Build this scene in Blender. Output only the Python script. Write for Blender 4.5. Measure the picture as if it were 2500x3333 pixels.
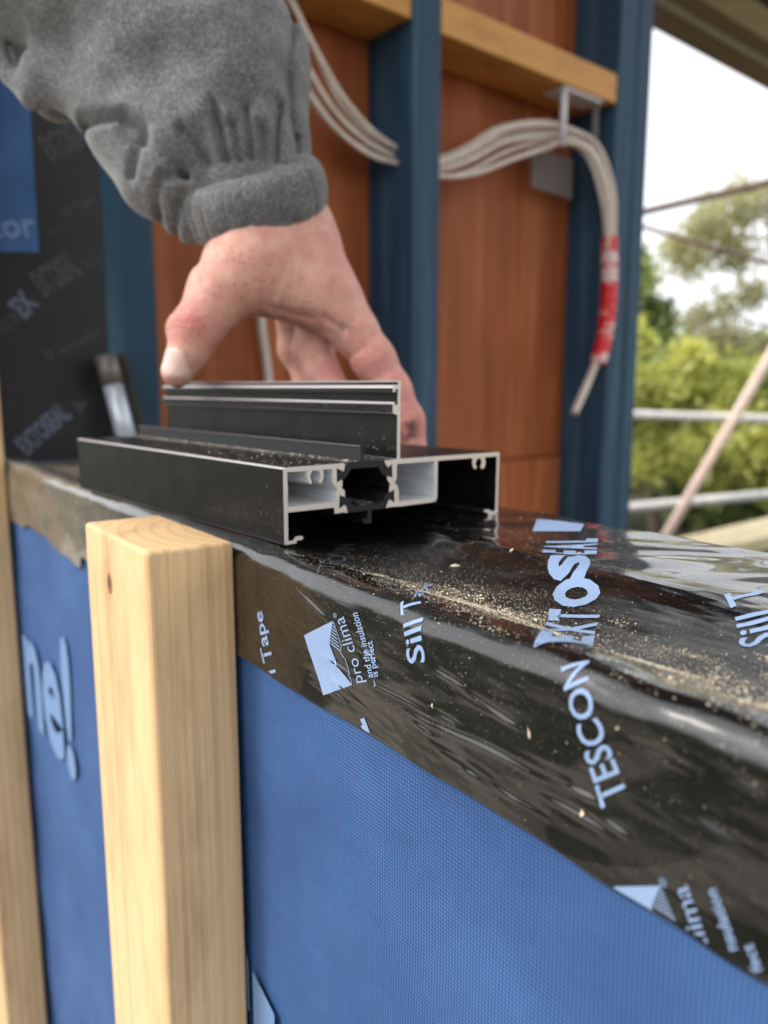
import bpy, bmesh, math, random
import numpy as np
from mathutils import Matrix, Vector, geometry

for o in list(bpy.data.objects): bpy.data.objects.remove(o)
SC = bpy.context.scene
COL = SC.collection
random.seed(7); RNG = np.random.default_rng(11)
R = math.radians

# ------------------------------------------------------------------ camera
cam = bpy.data.cameras.new('camera'); camo = bpy.data.objects.new('camera', cam); COL.objects.link(camo)
camo.location = (0, -.13, .0598)
camo.rotation_euler = (R(90 - 9.0574), 0, R(54.0265))
cam.sensor_fit = 'VERTICAL'; cam.sensor_height = 36; cam.lens = 36 * 1700 / 2212
cam.clip_start = .01; cam.clip_end = 500
cam.dof.use_dof = True; cam.dof.focus_distance = .245; cam.dof.aperture_fstop = 9.3
SC.camera = camo
# ------------------------------------------------------------------ world, sun, exposure
SUN_DIR = Vector((-.30, -.80, .80)).normalized()          # towards the sun
w = bpy.data.worlds.new('World'); SC.world = w; w.use_nodes = True
nt = w.node_tree; nt.nodes.clear()
sky = nt.nodes.new('ShaderNodeTexSky'); sky.sky_type = 'NISHITA'; sky.sun_disc = False
sky.sun_elevation = math.asin(SUN_DIR.z); sky.sun_rotation = math.atan2(SUN_DIR.x, SUN_DIR.y)
sky.dust_density = 4; sky.air_density = 1.2
hs = nt.nodes.new('ShaderNodeHueSaturation'); hs.inputs['Saturation'].default_value = .30
bg = nt.nodes.new('ShaderNodeBackground'); bg.inputs[1].default_value = .15
wo = nt.nodes.new('ShaderNodeOutputWorld')
cl = nt.nodes.new('ShaderNodeMix'); cl.data_type = 'RGBA'; cl.inputs[0].default_value = .6; cl.inputs[7].default_value = (7.0, 7.2, 7.5, 1)   # high thin cloud
nt.links.new(sky.outputs[0], hs.inputs['Color']); nt.links.new(hs.outputs[0], cl.inputs[6]); nt.links.new(cl.outputs[2], bg.inputs[0]); nt.links.new(bg.outputs[0], wo.inputs[0])
sl = bpy.data.lights.new('sun', 'SUN'); sl.energy = 1.3; sl.angle = R(12); sl.color = (1, .94, .85)
so = bpy.data.objects.new('sun', sl); COL.objects.link(so)
so.rotation_euler = SUN_DIR.to_track_quat('Z', 'Y').to_euler()
SC.view_settings.view_transform = 'Standard'; SC.view_settings.look = 'None'
SC.view_settings.gamma = 1; SC.view_settings.use_curve_mapping = False
SC.view_settings.exposure = 0.85

# ------------------------------------------------------------------ helpers
def tag(o, label=None, cat=None, group=None, kind=None):
    for k, v in (('label', label), ('category', cat), ('group', group), ('kind', kind)):
        if v: o[k] = v
    return o
def empty(name, loc=(0, 0, 0)):
    o = bpy.data.objects.new(name, None); COL.objects.link(o); o.location = loc; o.empty_display_size = .02; return o
def mesh_obj(name, verts, faces, mats, parent=None, smooth=False, fmat=None):
    me = bpy.data.meshes.new(name); me.from_pydata([tuple(map(float, v)) for v in verts], [], [tuple(map(int, f)) for f in faces])
    return link_mesh(name, me, mats, parent, smooth, fmat)
def link_mesh(name, me, mats, parent=None, smooth=False, fmat=None):
    if not isinstance(mats, (list, tuple)): mats = [mats]
    for m in mats: me.materials.append(m)
    if fmat is not None: me.polygons.foreach_set('material_index', np.asarray(fmat, dtype=np.int32))
    if smooth: me.polygons.foreach_set('use_smooth', np.ones(len(me.polygons), dtype=bool))
    me.update(); o = bpy.data.objects.new(name, me); COL.objects.link(o)
    if parent:
        o.parent = parent; o.matrix_parent_inverse = Matrix.Translation(parent.location).inverted() if parent.rotation_euler[:] == (0, 0, 0) else parent.matrix_basis.inverted()
    return o
def bm_obj(name, bm, mats, parent=None, smooth=False):
    me = bpy.data.meshes.new(name); bm.to_mesh(me); bm.free(); return link_mesh(name, me, mats, parent, smooth)
def frame(origin, zdir, xdir):
    z = Vector(zdir).normalized(); x = Vector(xdir); x = (x - z * x.dot(z)).normalized(); y = z.cross(x)
    m = Matrix((x, y, z)).transposed().to_4x4(); m.translation = origin; return m
def timber(name, sx, sy, ln, mat, mtx, bevel=.003, parent=None, seg=2, wob=0.0):
    """a sawn stick, long axis on its own z"""
    bm = bmesh.new(); bmesh.ops.create_cube(bm, size=1)
    bmesh.ops.scale(bm, vec=(sx, sy, ln), verts=bm.verts)
    if bevel: bmesh.ops.bevel(bm, geom=bm.edges[:], offset=bevel, segments=seg, profile=.5, affect='EDGES')
    o = bm_obj(name, bm, mat, None, False)
    for p in o.data.polygons: p.use_smooth = seg > 2
    o.matrix_world = mtx
    if parent: o.parent = parent; o.matrix_parent_inverse = parent.matrix_basis.inverted()
    return o
def tube_mesh(pts, rad, n=10, closed_ends=True, flat=1.0):
    """rounded tube along a smooth polyline; rad scalar or list"""
    P = [Vector(p) for p in pts]; V = []; F = []
    rad = rad if hasattr(rad, '__len__') else [rad] * len(P)
    prev = None
    for i, p in enumerate(P):
        t = (P[min(i + 1, len(P) - 1)] - P[max(i - 1, 0)]).normalized()
        if prev is None:
            a = Vector((0, 0, 1)) if abs(t.z) < .9 else Vector((1, 0, 0)); prev = (a - t * a.dot(t)).normalized()
        else: prev = (prev - t * prev.dot(t)).normalized()
        b = t.cross(prev)
        for k in range(n):
            an = 2 * math.pi * k / n; V.append(p + prev * (math.cos(an) * rad[i]) + b * (math.sin(an) * rad[i] * flat))
    for i in range(len(P) - 1):
        for k in range(n): F.append((i * n + k, i * n + (k + 1) % n, (i + 1) * n + (k + 1) % n, (i + 1) * n + k))
    if closed_ends: F.append(tuple(range(n - 1, -1, -1))); F.append(tuple((len(P) - 1) * n + k for k in range(n)))
    return V, F
def smooth_line(pts, n=8):
    P = [Vector(p) for p in pts]; out = []
    for i in range(len(P) - 1):
        p0 = P[max(i - 1, 0)]; p1 = P[i]; p2 = P[i + 1]; p3 = P[min(i + 2, len(P) - 1)]
        for k in range(n):
            t = k / n
            out.append(.5 * ((2 * p1) + (p2 - p0) * t + (2 * p0 - 5 * p1 + 4 * p2 - p3) * t * t + (3 * p1 - p0 - 3 * p2 + p3) * t ** 3))
    out.append(P[-1]); return out

# ------------------------------------------------------------------ materials
def s2l(c):
    return tuple(((x / 12.92) if x <= .04045 else ((x + .055) / 1.055) ** 2.4) for x in c)
class NT:
    def __init__(s, name):
        s.m = bpy.data.materials.new(name); s.m.use_nodes = True; s.t = s.m.node_tree; s.N = s.t.nodes; s.N.clear()
        s.out = s.N.new('ShaderNodeOutputMaterial'); s.b = s.N.new('ShaderNodeBsdfPrincipled'); s.L(s.b.outputs[0], s.out.inputs[0])
    def L(s, a, b): s.t.links.new(a, b)
    def n(s, typ, **kw):
        x = s.N.new('ShaderNode' + typ)
        for k, v in kw.items(): setattr(x, k, v)
        return x
    def coord(s, kind='Object'): return s.n('TexCoord').outputs[kind]
    def map(s, src, scale=(1, 1, 1), loc=(0, 0, 0), rot=(0, 0, 0)):
        m = s.n('Mapping'); s.L(src, m.inputs[0]); m.inputs['Scale'].default_value = scale; m.inputs['Location'].default_value = loc; m.inputs['Rotation'].default_value = rot; return m.outputs[0]
    def noise(s, src, scale, detail=4, rough=.55, dist=0):
        x = s.n('TexNoise'); s.L(src, x.inputs['Vector']); x.inputs['Scale'].default_value = scale; x.inputs['Detail'].default_value = detail
        x.inputs['Roughness'].default_value = rough; x.inputs['Distortion'].default_value = dist; return x.outputs['Fac']
    def ramp(s, fac, stops, interp='LINEAR'):
        r = s.n('ValToRGB'); s.L(fac, r.inputs[0]); e = r.color_ramp; e.interpolation = interp
        while len(e.elements) < len(stops): e.elements.new(.5)
        for el, (p, c) in zip(e.elements, stops):
            el.position = p; el.color = (*c, 1) if len(c) == 3 else c
        return r.outputs[0]
    def math(s, op, a, b=None, c=None):
        x = s.n('Math', operation=op)
        for i, v in enumerate((a, b, c)):
            if v is None: continue
            if isinstance(v, (int, float)): x.inputs[i].default_value = v
            else: s.L(v, x.inputs[i])
        return x.outputs[0]
    def mix(s, fac, a, b, blend='MIX'):
        x = s.n('Mix', data_type='RGBA', blend_type=blend)
        for i, v in ((0, fac), (6, a), (7, b)):
            if isinstance(v, (int, float)): x.inputs[i].default_value = v
            elif isinstance(v, tuple): x.inputs[i].default_value = (*v, 1)
            else: s.L(v, x.inputs[i])
        return x.outputs[2]
    def bump(s, h, strength=.3, dist=.001, prev=None):
        x = s.n('Bump'); x.inputs['Strength'].default_value = strength; x.inputs['Distance'].default_value = dist; s.L(h, x.inputs['Height'])
        if prev is not None: s.L(prev, x.inputs['Normal'])
        return x.outputs[0]
    def set(s, **kw):
        for k, v in kw.items():
            k = {'color': 'Base Color', 'rough': 'Roughness', 'metal': 'Metallic', 'normal': 'Normal', 'spec': 'Specular IOR Level', 'trans': 'Transmission Weight',
                 'sheen': 'Sheen Weight', 'sss': 'Subsurface Weight', 'coat': 'Coat Weight', 'alpha': 'Alpha', 'ior': 'IOR'}.get(k, k)
            i = s.b.inputs[k]
            if isinstance(v, (int, float)): i.default_value = v
            elif isinstance(v, tuple): i.default_value = (*v, 1) if len(v) == 3 else v
            else: s.L(v, i)
        return s.m

def wood(name, light, dark, ring=220, pith=(.05, .03), rough=.6, streak=.35):
    """timber whose rings run round a pith beside the stick: end grain and long grain agree"""
    m = NT(name); c = m.coord()
    sep = m.n('SeparateXYZ'); m.L(c, sep.inputs[0])
    wob = m.noise(m.map(c, (18, 18, 1.6)), 1, 3)
    wv = m.math('MULTIPLY', m.math('SUBTRACT', wob, .5), .010)
    dx = m.math('ADD', m.math('SUBTRACT', sep.outputs[0], pith[0]), wv); dy = m.math('ADD', m.math('SUBTRACT', sep.outputs[1], pith[1]), wv)
    r = m.math('SQRT', m.math('ADD', m.math('MULTIPLY', dx, dx), m.math('MULTIPLY', dy, dy)))
    fr = m.math('FRACT', m.math('MULTIPLY', r, ring))
    band = m.ramp(fr, [(0, (0, 0, 0)), (.55, (.25, .25, .25)), (.88, (1, 1, 1)), (1, (0, 0, 0))])
    fine = m.noise(m.map(c, (620, 620, 7)), 1, 4, .7)
    big = m.noise(m.map(c, (40, 40, 4)), 1, 2)
    f = m.math('ADD', m.math('MULTIPLY', band, streak), m.math('ADD', m.math('MULTIPLY', m.math('SUBTRACT', fine, .45), .95), m.math('MULTIPLY', m.math('SUBTRACT', big, .5), .5)))
    col = m.ramp(f, [(0, light), (1, dark)])
    stain = m.ramp(m.noise(m.map(c, (30, 30, 9), loc=(3, 1, 7)), 1, 5, .65), [(.50, (1, 1, 1)), (.72, (.70, .66, .62))])
    return m.set(color=m.mix(1.0, col, stain, 'MULTIPLY'), rough=rough, normal=m.bump(fine, .35, .0008), spec=.3)

M = {}
M['pine'] = wood('batten_pine', s2l((.86, .73, .55)), s2l((.60, .45, .30)), ring=150, pith=(.012, .050), streak=.30)
M['pine_nog'] = wood('nog_pine', s2l((.84, .62, .34)), s2l((.62, .42, .20)), ring=120, streak=.3)
def blue_stud():
    m = NT('blue_treated_pine'); c = m.coord()
    st = m.noise(m.map(c, (34, 34, 2.2)), 1, 5, .6, .4); fi = m.noise(m.map(c, (500, 500, 8)), 1, 3)
    f = m.math('ADD', m.math('MULTIPLY', st, .75), m.math('MULTIPLY', fi, .25))
    return m.set(color=m.ramp(f, [(.3, s2l((.13, .22, .30))), (.52, s2l((.18, .30, .39))), (.72, s2l((.29, .42, .48)))]), rough=.65, normal=m.bump(fi, .2, .0006), spec=.3)
M['blue'] = blue_stud()
def ply():
    m = NT('red_brown_board'); c = m.coord()
    g = m.noise(m.map(c, (30, 30, 1.4)), 1, 5, .6, .5); b = m.noise(m.map(c, (5, 5, 2.5)), 1, 4)
    f = m.math('ADD', m.math('MULTIPLY', g, .6), m.math('MULTIPLY', b, .4))
    return m.set(color=m.ramp(f, [(.3, s2l((.47, .24, .13))), (.53, s2l((.63, .35, .19))), (.70, s2l((.74, .48, .31)))]), rough=.6, spec=.3)
M['ply'] = ply()
def membrane():
    m = NT('blue_membrane'); c = m.coord(); sep = m.n('SeparateXYZ'); m.L(c, sep.inputs[0])
    k = 2 * math.pi / .00125
    wv = m.math('MULTIPLY', m.noise(m.map(c, (60, 60, 60)), 1, 2), .9)
    sx = m.math('COSINE', m.math('ADD', m.math('MULTIPLY', sep.outputs[0], k), wv)); sz = m.math('COSINE', m.math('ADD', m.math('MULTIPLY', sep.outputs[2], k), wv))
    d = m.math('MULTIPLY', m.math('ADD', m.math('ADD', sx, sz), 2), .25)                # 0..1 bumps
    dot = m.ramp(d, [(.30, (0, 0, 0)), (.72, (1, 1, 1))])
    big = m.noise(m.map(c, (14, 14, 14)), 1, 4); mid = m.noise(m.map(c, (900, 900, 900)), 1, 2)
    base = m.ramp(big, [(.3, s2l((.19, .335, .54))), (.7, s2l((.265, .43, .645)))])
    col = m.mix(m.math('MULTIPLY', m.math('SUBTRACT', 1, dot), .75), base, s2l((.13, .20, .38)))
    n1 = m.bump(big, .6, .008); n2 = m.bump(dot, .55, .0003, n1); n3 = m.bump(mid, .25, .0002, n2)
    return m.set(color=col, rough=.62, normal=n3, spec=.35)
M['membrane'] = membrane()
def tape():
    m = NT('black_sill_tape'); c = m.coord(); sep = m.n('SeparateXYZ'); m.L(c, sep.inputs[0])
    lump = m.noise(m.map(c, (22, 50, 60)), 1, 3, .5)
    grit = m.noise(m.map(c, (2200, 2200, 2200)), 1, 3)
    rough_strip = m.noise(m.map(c, (190, 900, 400), rot=(0, 0, R(6))), 1, 5, .65)
    rear = m.ramp(sep.outputs[1], [(.082, (0, 0, 0)), (.094, (1, 1, 1))])
    film = m.noise(m.map(c, (22, 45, 60)), 1, 4)
    col = m.ramp(film, [(.35, (.0026, .0026, .0028)), (.7, (.0062, .0060, .0058))])
    far = m.ramp(m.math('ADD', sep.outputs[0], 1.0), [(.50, (1, 1, 1)), (.64, (0, 0, 0))])       # sky reflection at the far end, painted in as a sandy tint
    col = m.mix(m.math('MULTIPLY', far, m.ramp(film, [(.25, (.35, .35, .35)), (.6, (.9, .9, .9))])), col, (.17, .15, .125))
    ro = m.ramp(m.noise(m.map(c, (60, 120, 160)), 1, 4), [(.3, (.10, .10, .10)), (.7, (.27, .27, .27))])
    val = m.ramp(sep.outputs[1], [(.012, (0, 0, 0)), (.026, (1, 1, 1)), (.060, (1, 1, 1)), (.074, (0, 0, 0))])
    ro = m.math('ADD', ro, m.math('MULTIPLY', val, .22))
    m.L(m.math('ADD', m.math('SUBTRACT', .55, m.math('MULTIPLY', val, .5)), m.math('MULTIPLY', rear, .45)), m.b.inputs['Coat Weight']); m.b.inputs['Coat IOR'].default_value = 1.65
    n1 = m.bump(lump, .75, .005); n2 = m.bump(m.math('MULTIPLY', rough_strip, rear), .55, .0011, n1); n3 = m.bump(grit, .14, .00025, n2)
    m.b.inputs['Coat Roughness'].default_value = .045
    return m.set(color=col, rough=ro, normal=n3, spec=.5)
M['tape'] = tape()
def flat(name, col, rough=.5, metal=0, spec=.4, **kw):
    m = NT(name); c = m.coord(); n = m.noise(c, kw.pop('ns', 300), 3)
    lo = tuple(x * .86 for x in col); hi = tuple(min(1, x * 1.1) for x in col)
    return m.set(color=m.ramp(n, [(.3, lo), (.7, hi)]), rough=rough, metal=metal, spec=spec, **kw)
M['jambtape'] = flat('jamb_tape_film', (.012, .0115, .013), .42, ns=30, spec=.4)
M['print'] = flat('pale_blue_print', s2l((.53, .62, .76)), .45, ns=2500)
M['print_line'] = flat('pale_blue_print_thin', s2l((.52, .60, .72)), .45, ns=2500)
M['print_dim'] = flat('grey_print', s2l((.25, .26, .28)), .5, ns=900)
M['print_mid'] = flat('grey_blue_print', s2l((.36, .39, .46)), .5, ns=900)
M['print_blue'] = flat('membrane_print', s2l((.42, .54, .71)), .55, ns=900)
def powder():
    m = NT('black_powder_coat'); c = m.coord()
    g = m.noise(m.map(c, (2400, 2400, 2400)), 1, 2); d = m.noise(m.map(c, (70, 70, 70)), 1, 4, .6)
    col = m.ramp(d, [(.35, (.005, .005, .0052)), (.75, (.012, .0115, .011))])
    return m.set(color=col, rough=.36, normal=m.bump(g, .25, .00025), spec=.16)
M['powder'] = powder()
def alu(name, col, rough, brush, metal=.85):
    m = NT(name); c = m.coord(); g = m.noise(m.map(c, brush), 1, 3)
    return m.set(color=m.ramp(g, [(.3, tuple(x * .72 for x in col)), (.7, col)]), rough=m.ramp(g, [(.3, (rough,) * 3), (.7, (rough + .15,) * 3)]), metal=metal, normal=m.bump(g, .25, .0002))
M['cut'] = alu('sawn_aluminium', (.86, .77, .69), .45, (900, 5200, 500))
M['mill'] = alu('mill_aluminium', (.93, .94, .96), .34, (40, 1600, 1600), .35)
M['edge_shine'] = flat('painted_edge_highlight', (.46, .44, .43), .3, .5, ns=900, spec=.5)  # sky highlight along the profile edges, painted as a pale colour
M['poly'] = flat('black_polyamide', (.010, .010, .011), .55, ns=1500)
M['cable'] = flat('white_cable', s2l((.84, .79, .74)), .45, ns=60)
M['redtape'] = flat('red_tape', s2l((.80, .10, .13)), .4, ns=60)
M['clear'] = NT('clear_plastic').set(color=(.55, .53, .50), rough=.3, trans=.8, ior=1.15, spec=.4)
M['rodclear'] = NT('milky_plastic').set(color=(.80, .80, .84), rough=.3, trans=.15, spec=.5)
M['dark'] = flat('dark_steel', (.03, .028, .026), .5, ns=800)
M['sawdust'] = flat('sawdust', s2l((.80, .75, .66)), .85, ns=900, spec=.15)
M['saw2'] = flat('pale_specks', s2l((.78, .75, .69)), .7, ns=900, spec=.3)
M['galv'] = flat('weathered_tube', s2l((.88, .87, .85)), .5, ns=25)
M['tubebrown'] = flat('rusty_tube', s2l((.50, .42, .38)), .6, ns=25)
M['wood_brace'] = flat('pale_brace', s2l((.88, .78, .72)), .6, ns=25)
M['plank'] = flat('scaffold_plank_timber', s2l((.80, .74, .60)), .7, ns=25)
M['fascia'] = flat('brown_fascia', s2l((.52, .41, .36)), .6, ns=20)
M['soffit'] = flat('tan_soffit', s2l((.80, .73, .62)), .7, ns=20)
M['gutter'] = flat('grey_gutter', s2l((.70, .67, .63)), .5, ns=20)
M['bark'] = flat('bark', (.09, .065, .045), .9, ns=8)
def ground():
    m = NT('ground'); c = m.coord(); a = m.noise(c, .6, 6); b = m.noise(c, 14, 4)
    f = m.math('ADD', m.math('MULTIPLY', a, .6), m.math('MULTIPLY', b, .4))
    return m.set(color=m.ramp(f, [(.35, (.025, .035, .012)), (.52, (.05, .055, .022)), (.7, (.10, .08, .05))]), rough=.95)
M['ground'] = ground()
M['floor'] = flat('particleboard_floor', s2l((.55, .45, .33)), .8, ns=30)
def leafmat(name, cols):
    m = NT(name); at = m.n('Attribute', attribute_name='tone'); col = m.ramp(at.outputs['Fac'], cols)
    d = m.b; d.inputs['Roughness'].default_value = .5; m.L(col, d.inputs['Base Color'])
    tr = m.n('BsdfTranslucent'); m.L(m.mix(1.0, col, (1.0, 1.0, .55), 'MULTIPLY'), tr.inputs[0])
    mx = m.n('MixShader'); mx.inputs[0].default_value = .58; m.L(d.outputs[0], mx.inputs[1]); m.L(tr.outputs[0], mx.inputs[2]); m.L(mx.outputs[0], m.out.inputs[0])
    return m.m

# ------------------------------------------------------------------ the setting
def grid_sheet(name, x0, x1, y0, y1, z, mat, n=2):
    return mesh_obj(name, [(x0, y0, z), (x1, y0, z), (x1, y1, z), (x0, y1, z)], [(0, 1, 2, 3)], mat)
tag(grid_sheet('ground', -150, 150, -150, 150, -1.15, M['ground']), kind='structure')
tag(mesh_obj('reflected_strip', [(-6, -1.55, -1.142), (4, -1.55, -1.142), (4, .02, -1.142), (-6, .02, -1.142)], [(0, 1, 2, 3)], flat('pale_reflected_strip', s2l((.66, .62, .56)), .85, ns=9)), kind='structure')  # unseen pale strip, added to brighten the reflection low on the tape front
tag(mesh_obj('floor', [(-.8, .16, -.62), (3, .16, -.62), (3, 4, -.62), (-.8, 1.4, -.62)], [(0, 1, 2, 3)], M['floor']), kind='structure')

bmc = bmesh.new(); bmesh.ops.create_cube(bmc, size=1); bmesh.ops.scale(bmc, vec=(5, 1.40, .06), verts=bmc.verts); bmesh.ops.translate(bmc, vec=(1.2, .55, 1.62), verts=bmc.verts)
tag(bm_obj('shading_ceiling', bmc, flat('shading_ceiling_boards', s2l((.62, .52, .40)), .8, ns=20)), kind='structure')  # unseen slab, added to block overhead sky and darken the tape reflections
# side wall frame: runs away from the window wall, seen through the opening
SA = R(94.46); DV = Vector((math.cos(SA), math.sin(SA), 0)); NV = Vector((DV.y, -DV.x, 0)); X0 = Vector((-.8, 0, 0))
def SW(s, off, z): return X0 + DV * s - NV * off + Vector((0, 0, z))
def stud(s0, s1, label, z0=-.62, z1=1.9, d=.09, mat='blue'):
    c = SW((s0 + s1) / 2, d / 2, (z0 + z1) / 2)
    o = timber('wall_stud', s1 - s0, d, z1 - z0, M[mat], frame(c, (0, 0, 1), DV), .003)
    return tag(o, label, 'stud', 'blue studs of the side wall')
stud(.527, .577, 'blue treated timber stud with white cables passing through it, behind the hand')
stud(.974, 1.024, 'blue treated timber stud at the right end of the nog, behind the red taped cable')
stud(1.0265, 1.067, 'outermost blue timber stud with its edge against the sky and trees')
def nog(s0, s1, z, label):
    c = SW((s0 + s1) / 2, .0445, z)
    o = timber('nog', .044, .085, s1 - s0, M['pine_nog'], frame(c, DV, (0, 0, 1)), .002)
    return tag(o, label, 'nog', 'pine nogs between the studs')
nog(.578, .973, .532, 'yellow pine nog between the two right hand studs with a plastic cable hanger under it')
nog(.02, .526, .535, 'yellow pine nog at the top edge beside the sleeve, left of the middle blue stud')
pw = empty('wall_lining', SW(.5, .095, -.062)); tag(pw, 'reddish brown board lining behind the blue studs', 'wall lining')
def board(z0, z1, s0=.012, s1=1.066):
    c = SW((s0 + s1) / 2, .0965, (z0 + z1) / 2)
    timber('board', s1 - s0, .011, z1 - z0, M['ply'], frame(c, (0, 0, 1), DV), .002, parent=pw)
board(-.062, 1.9); board(-.62, -.0645)
timber('joint_strip', 1.04, .02, .06, M['dark'], frame(SW(.54, .114, -.063), (0, 0, 1), DV), .002, parent=pw)

# far jamb of the window opening
jamb = empty('window_jamb', (-.768, .07, 0)); tag(jamb, 'window jamb of blue timber wrapped in dark printed tape and blue membrane', 'window jamb')
timber('jamb_stud', .045, .145, 2.5, M['blue'], frame((-.768, .0735, .65), (0, 0, 1), (1, 0, 0)), .003, parent=jamb)
def sheet(name, pts, mat, parent, th):
    """thin sheet lying on the +x face of the jamb, th proud of it"""
    n = len(pts); V = [(-.7455, y, z) for y, z in pts] + [(-.7455 + th, y, z) for y, z in pts]
    F = [tuple(range(n - 1, -1, -1)), tuple(range(n, 2 * n))] + [(i, (i + 1) % n, (i + 1) % n + n, i + n) for i in range(n)]
    return mesh_obj(name, V, F, mat, parent)
# ------------------------------------------------------------------ sill tape (surface in u along wall, v across)
def path_pts():
    P = [(-.0012, -.045), (-.0012, -.0072)]; Rr = .0070
    for i in range(1, 9):
        a = math.pi / 2 * i / 8; P.append((-.0012 + Rr - Rr * math.cos(a), -.0072 + Rr * math.sin(a)))
    P += [(.010, -.0005), (.015, -.0014), (.021, -.0034), (.028, -.0052), (.036, -.0060), (.046, -.0062), (.056, -.0058), (.064, -.0050), (.070, -.0036), (.075, -.0018), (.079, -.0008), (.084, -.0006), (.092, -.0014), (.105, -.0009), (.120, -.0003), (.135, .0003), (.146, .0005), (.150, -.0004), (.1525, -.0025), (.1535, -.0055), (.1535, -.030)]
    return np.array(P)
PP = path_pts(); VV = np.concatenate([[0], np.cumsum(np.hypot(*np.diff(PP, axis=0).T))]); VMAX = VV[-1]
WRK = [(-221.4, 13.78, -185.32, 7.83), (-214.08, 18.44, -192.26, 15.65), (-191.23, 17.16, -153.16, 16.93), (-169.58, 13.87, -132.42, 15.12), (-158.66, 14.96, -121.82, 16.06), (-163.57, 12.12, -152.29, 11.46), (-155.38, 8.68, -136.9, 7.34), (-145.84, 26.12, -122.15, 24.75), (-156.48, 29.95, -140.22, 28.45), (-223.19, 35.31, -206.94, 30.94), (-141.15, 9.62, -130.91, 8.89), (-143.64, 16.05, -112.09, 15.4), (-143.92, 28.03, -122.86, 24.76), (-121.41, 18.36, -104.74, 17.94), (-116.43, 11.21, -99.07, 10.63), (-108.89, 16.79, -99.38, 16.47), (-143.43, 6.93, -135.7, 6.64), (-127.16, 6.77, -112.8, 6.31), (-115.86, 11.33, -96.92, 11.35), (-98.98, 13.55, -90.47, 12.87), (-108.88, 16.66, -99.65, 16.86), (-233.22, 37.71, -213.71, 33.03), (-131.52, 7.16, -121.45, 6.33)]
_r = random.Random(4)
for _k in range(11):
    _u = _r.uniform(-.255, -.06); _v = _r.uniform(3, 40); _l = _r.uniform(8, 26) * (.5 + 2 * abs(_u)); WRK.append((_u * 1000, _v, _u * 1000 + _l, _v - _l * _r.uniform(0, .14)))
def wrinkles(u, v):
    d = np.zeros_like(u + v)
    for i, (a, b, c, e) in enumerate(WRK):
        a, b, c, e = a / 1000, b / 1000, c / 1000, e / 1000; L2 = (c - a) ** 2 + (e - b) ** 2
        t = np.clip(((u - a) * (c - a) + (v - b) * (e - b)) / L2, 0, 1); q = ((v - b - t * (e - b)) * (c - a) - (u - a - t * (c - a)) * (e - b)) / math.sqrt(L2)
        rr = np.hypot(u - a - t * (c - a), v - b - t * (e - b)); wd = .00042 + .0001 * math.sin(i * 2.3)
        d += np.exp(-(rr / wd) ** 2) * (.00032 if i < 23 else .00018) * np.sin(math.pi * np.clip(t, .03, .97)) * (1 + .4 * math.sin(i * 1.7))
        d -= np.exp(-((rr - .0011) / .0006) ** 2) * .00016 * (q > 0) * np.sin(math.pi * t)
    return d
def wav(u, v):
    """shallow lumps and pulls of the stuck-down tape, metres, outwards"""
    a = .00045 * np.sin(u * 61 + v * 40 + .6) * np.sin(v * 95 - u * 23) + .00035 * np.sin(u * 150 - v * 210 + 1.3) * np.sin(u * 37 + 2)
    inside0 = 0
    inside = np.clip((u + .27) / .02, 0, 1)                       # calmer under the profile
    left = np.clip((-.46 - u) / .1, 0, 1) * .0006 * np.sin(u * 70 + 1) * np.sin(v * 110)
    return a * (.35 + .65 * inside) + left + wrinkles(u, v)
def tape_point(u, v, off=0.0):
    u = np.asarray(u, float); v = np.asarray(v, float); e = .0004
    vc = np.clip(v, 0, VMAX)
    y = np.interp(vc, VV, PP[:, 0]); z = np.interp(vc, VV, PP[:, 1]) + np.minimum(v, 0)
    y1 = np.interp(np.clip(vc + e, 0, VMAX), VV, PP[:, 0]); z1 = np.interp(np.clip(vc + e, 0, VMAX), VV, PP[:, 1])
    y0 = np.interp(np.clip(vc - e, 0, VMAX), VV, PP[:, 0]); z0 = np.interp(np.clip(vc - e, 0, VMAX), VV, PP[:, 1])
    ty, tz = y1 - y0, z1 - z0; L = np.hypot(ty, tz) + 1e-12; ny, nz = -tz / L, ty / L
    d = wav(u, v) + off
    return np.stack([u + 0 * v, y + ny * d, z + nz * d], -1)
us = np.concatenate([np.linspace(-.745, -.45, 110), np.linspace(-.447, -.285, 80), np.linspace(-.2845, 0, 560), np.linspace(.004, .6, 60)])
vs = np.concatenate([np.linspace(0, VV[1], 84), np.linspace(VV[1], VMAX - .024, 250)[1:], [VMAX - .01, VMAX]])
U, Vv = np.meshgrid(us, vs, indexing='ij')
edge = .0004 * np.sin(U * 33) + .0002 * np.sin(U * 211) - np.where(U < -.50, (.004 + .0035 * np.sin(U * 33) + .0009 * np.sin(U * 120)), 0)
Vr = np.where(Vv < VV[1], edge + Vv * (VV[1] - edge) / VV[1], Vv)
pts = tape_point(U, Vr).reshape(-1, 3); nu, nv_ = len(us), len(vs)
ii = np.arange(nu * nv_).reshape(nu, nv_)
faces = np.stack([ii[:-1, :-1], ii[1:, :-1], ii[1:, 1:], ii[:-1, 1:]], -1).reshape(-1, 4)
sill = empty('window_sill', (-.2, .075, -.02)); tag(sill, 'window sill wrapped in glossy black printed sill tape', 'window sill')
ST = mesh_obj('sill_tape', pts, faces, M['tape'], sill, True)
timber('sill_plate', .040, .146, 1.33, wood('sill_timber', s2l((.80, .62, .38)), s2l((.6, .42, .22))), frame((-.07, .0765, -.0292), (1, 0, 0), (0, 0, 1)), .004, parent=sill)

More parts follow.
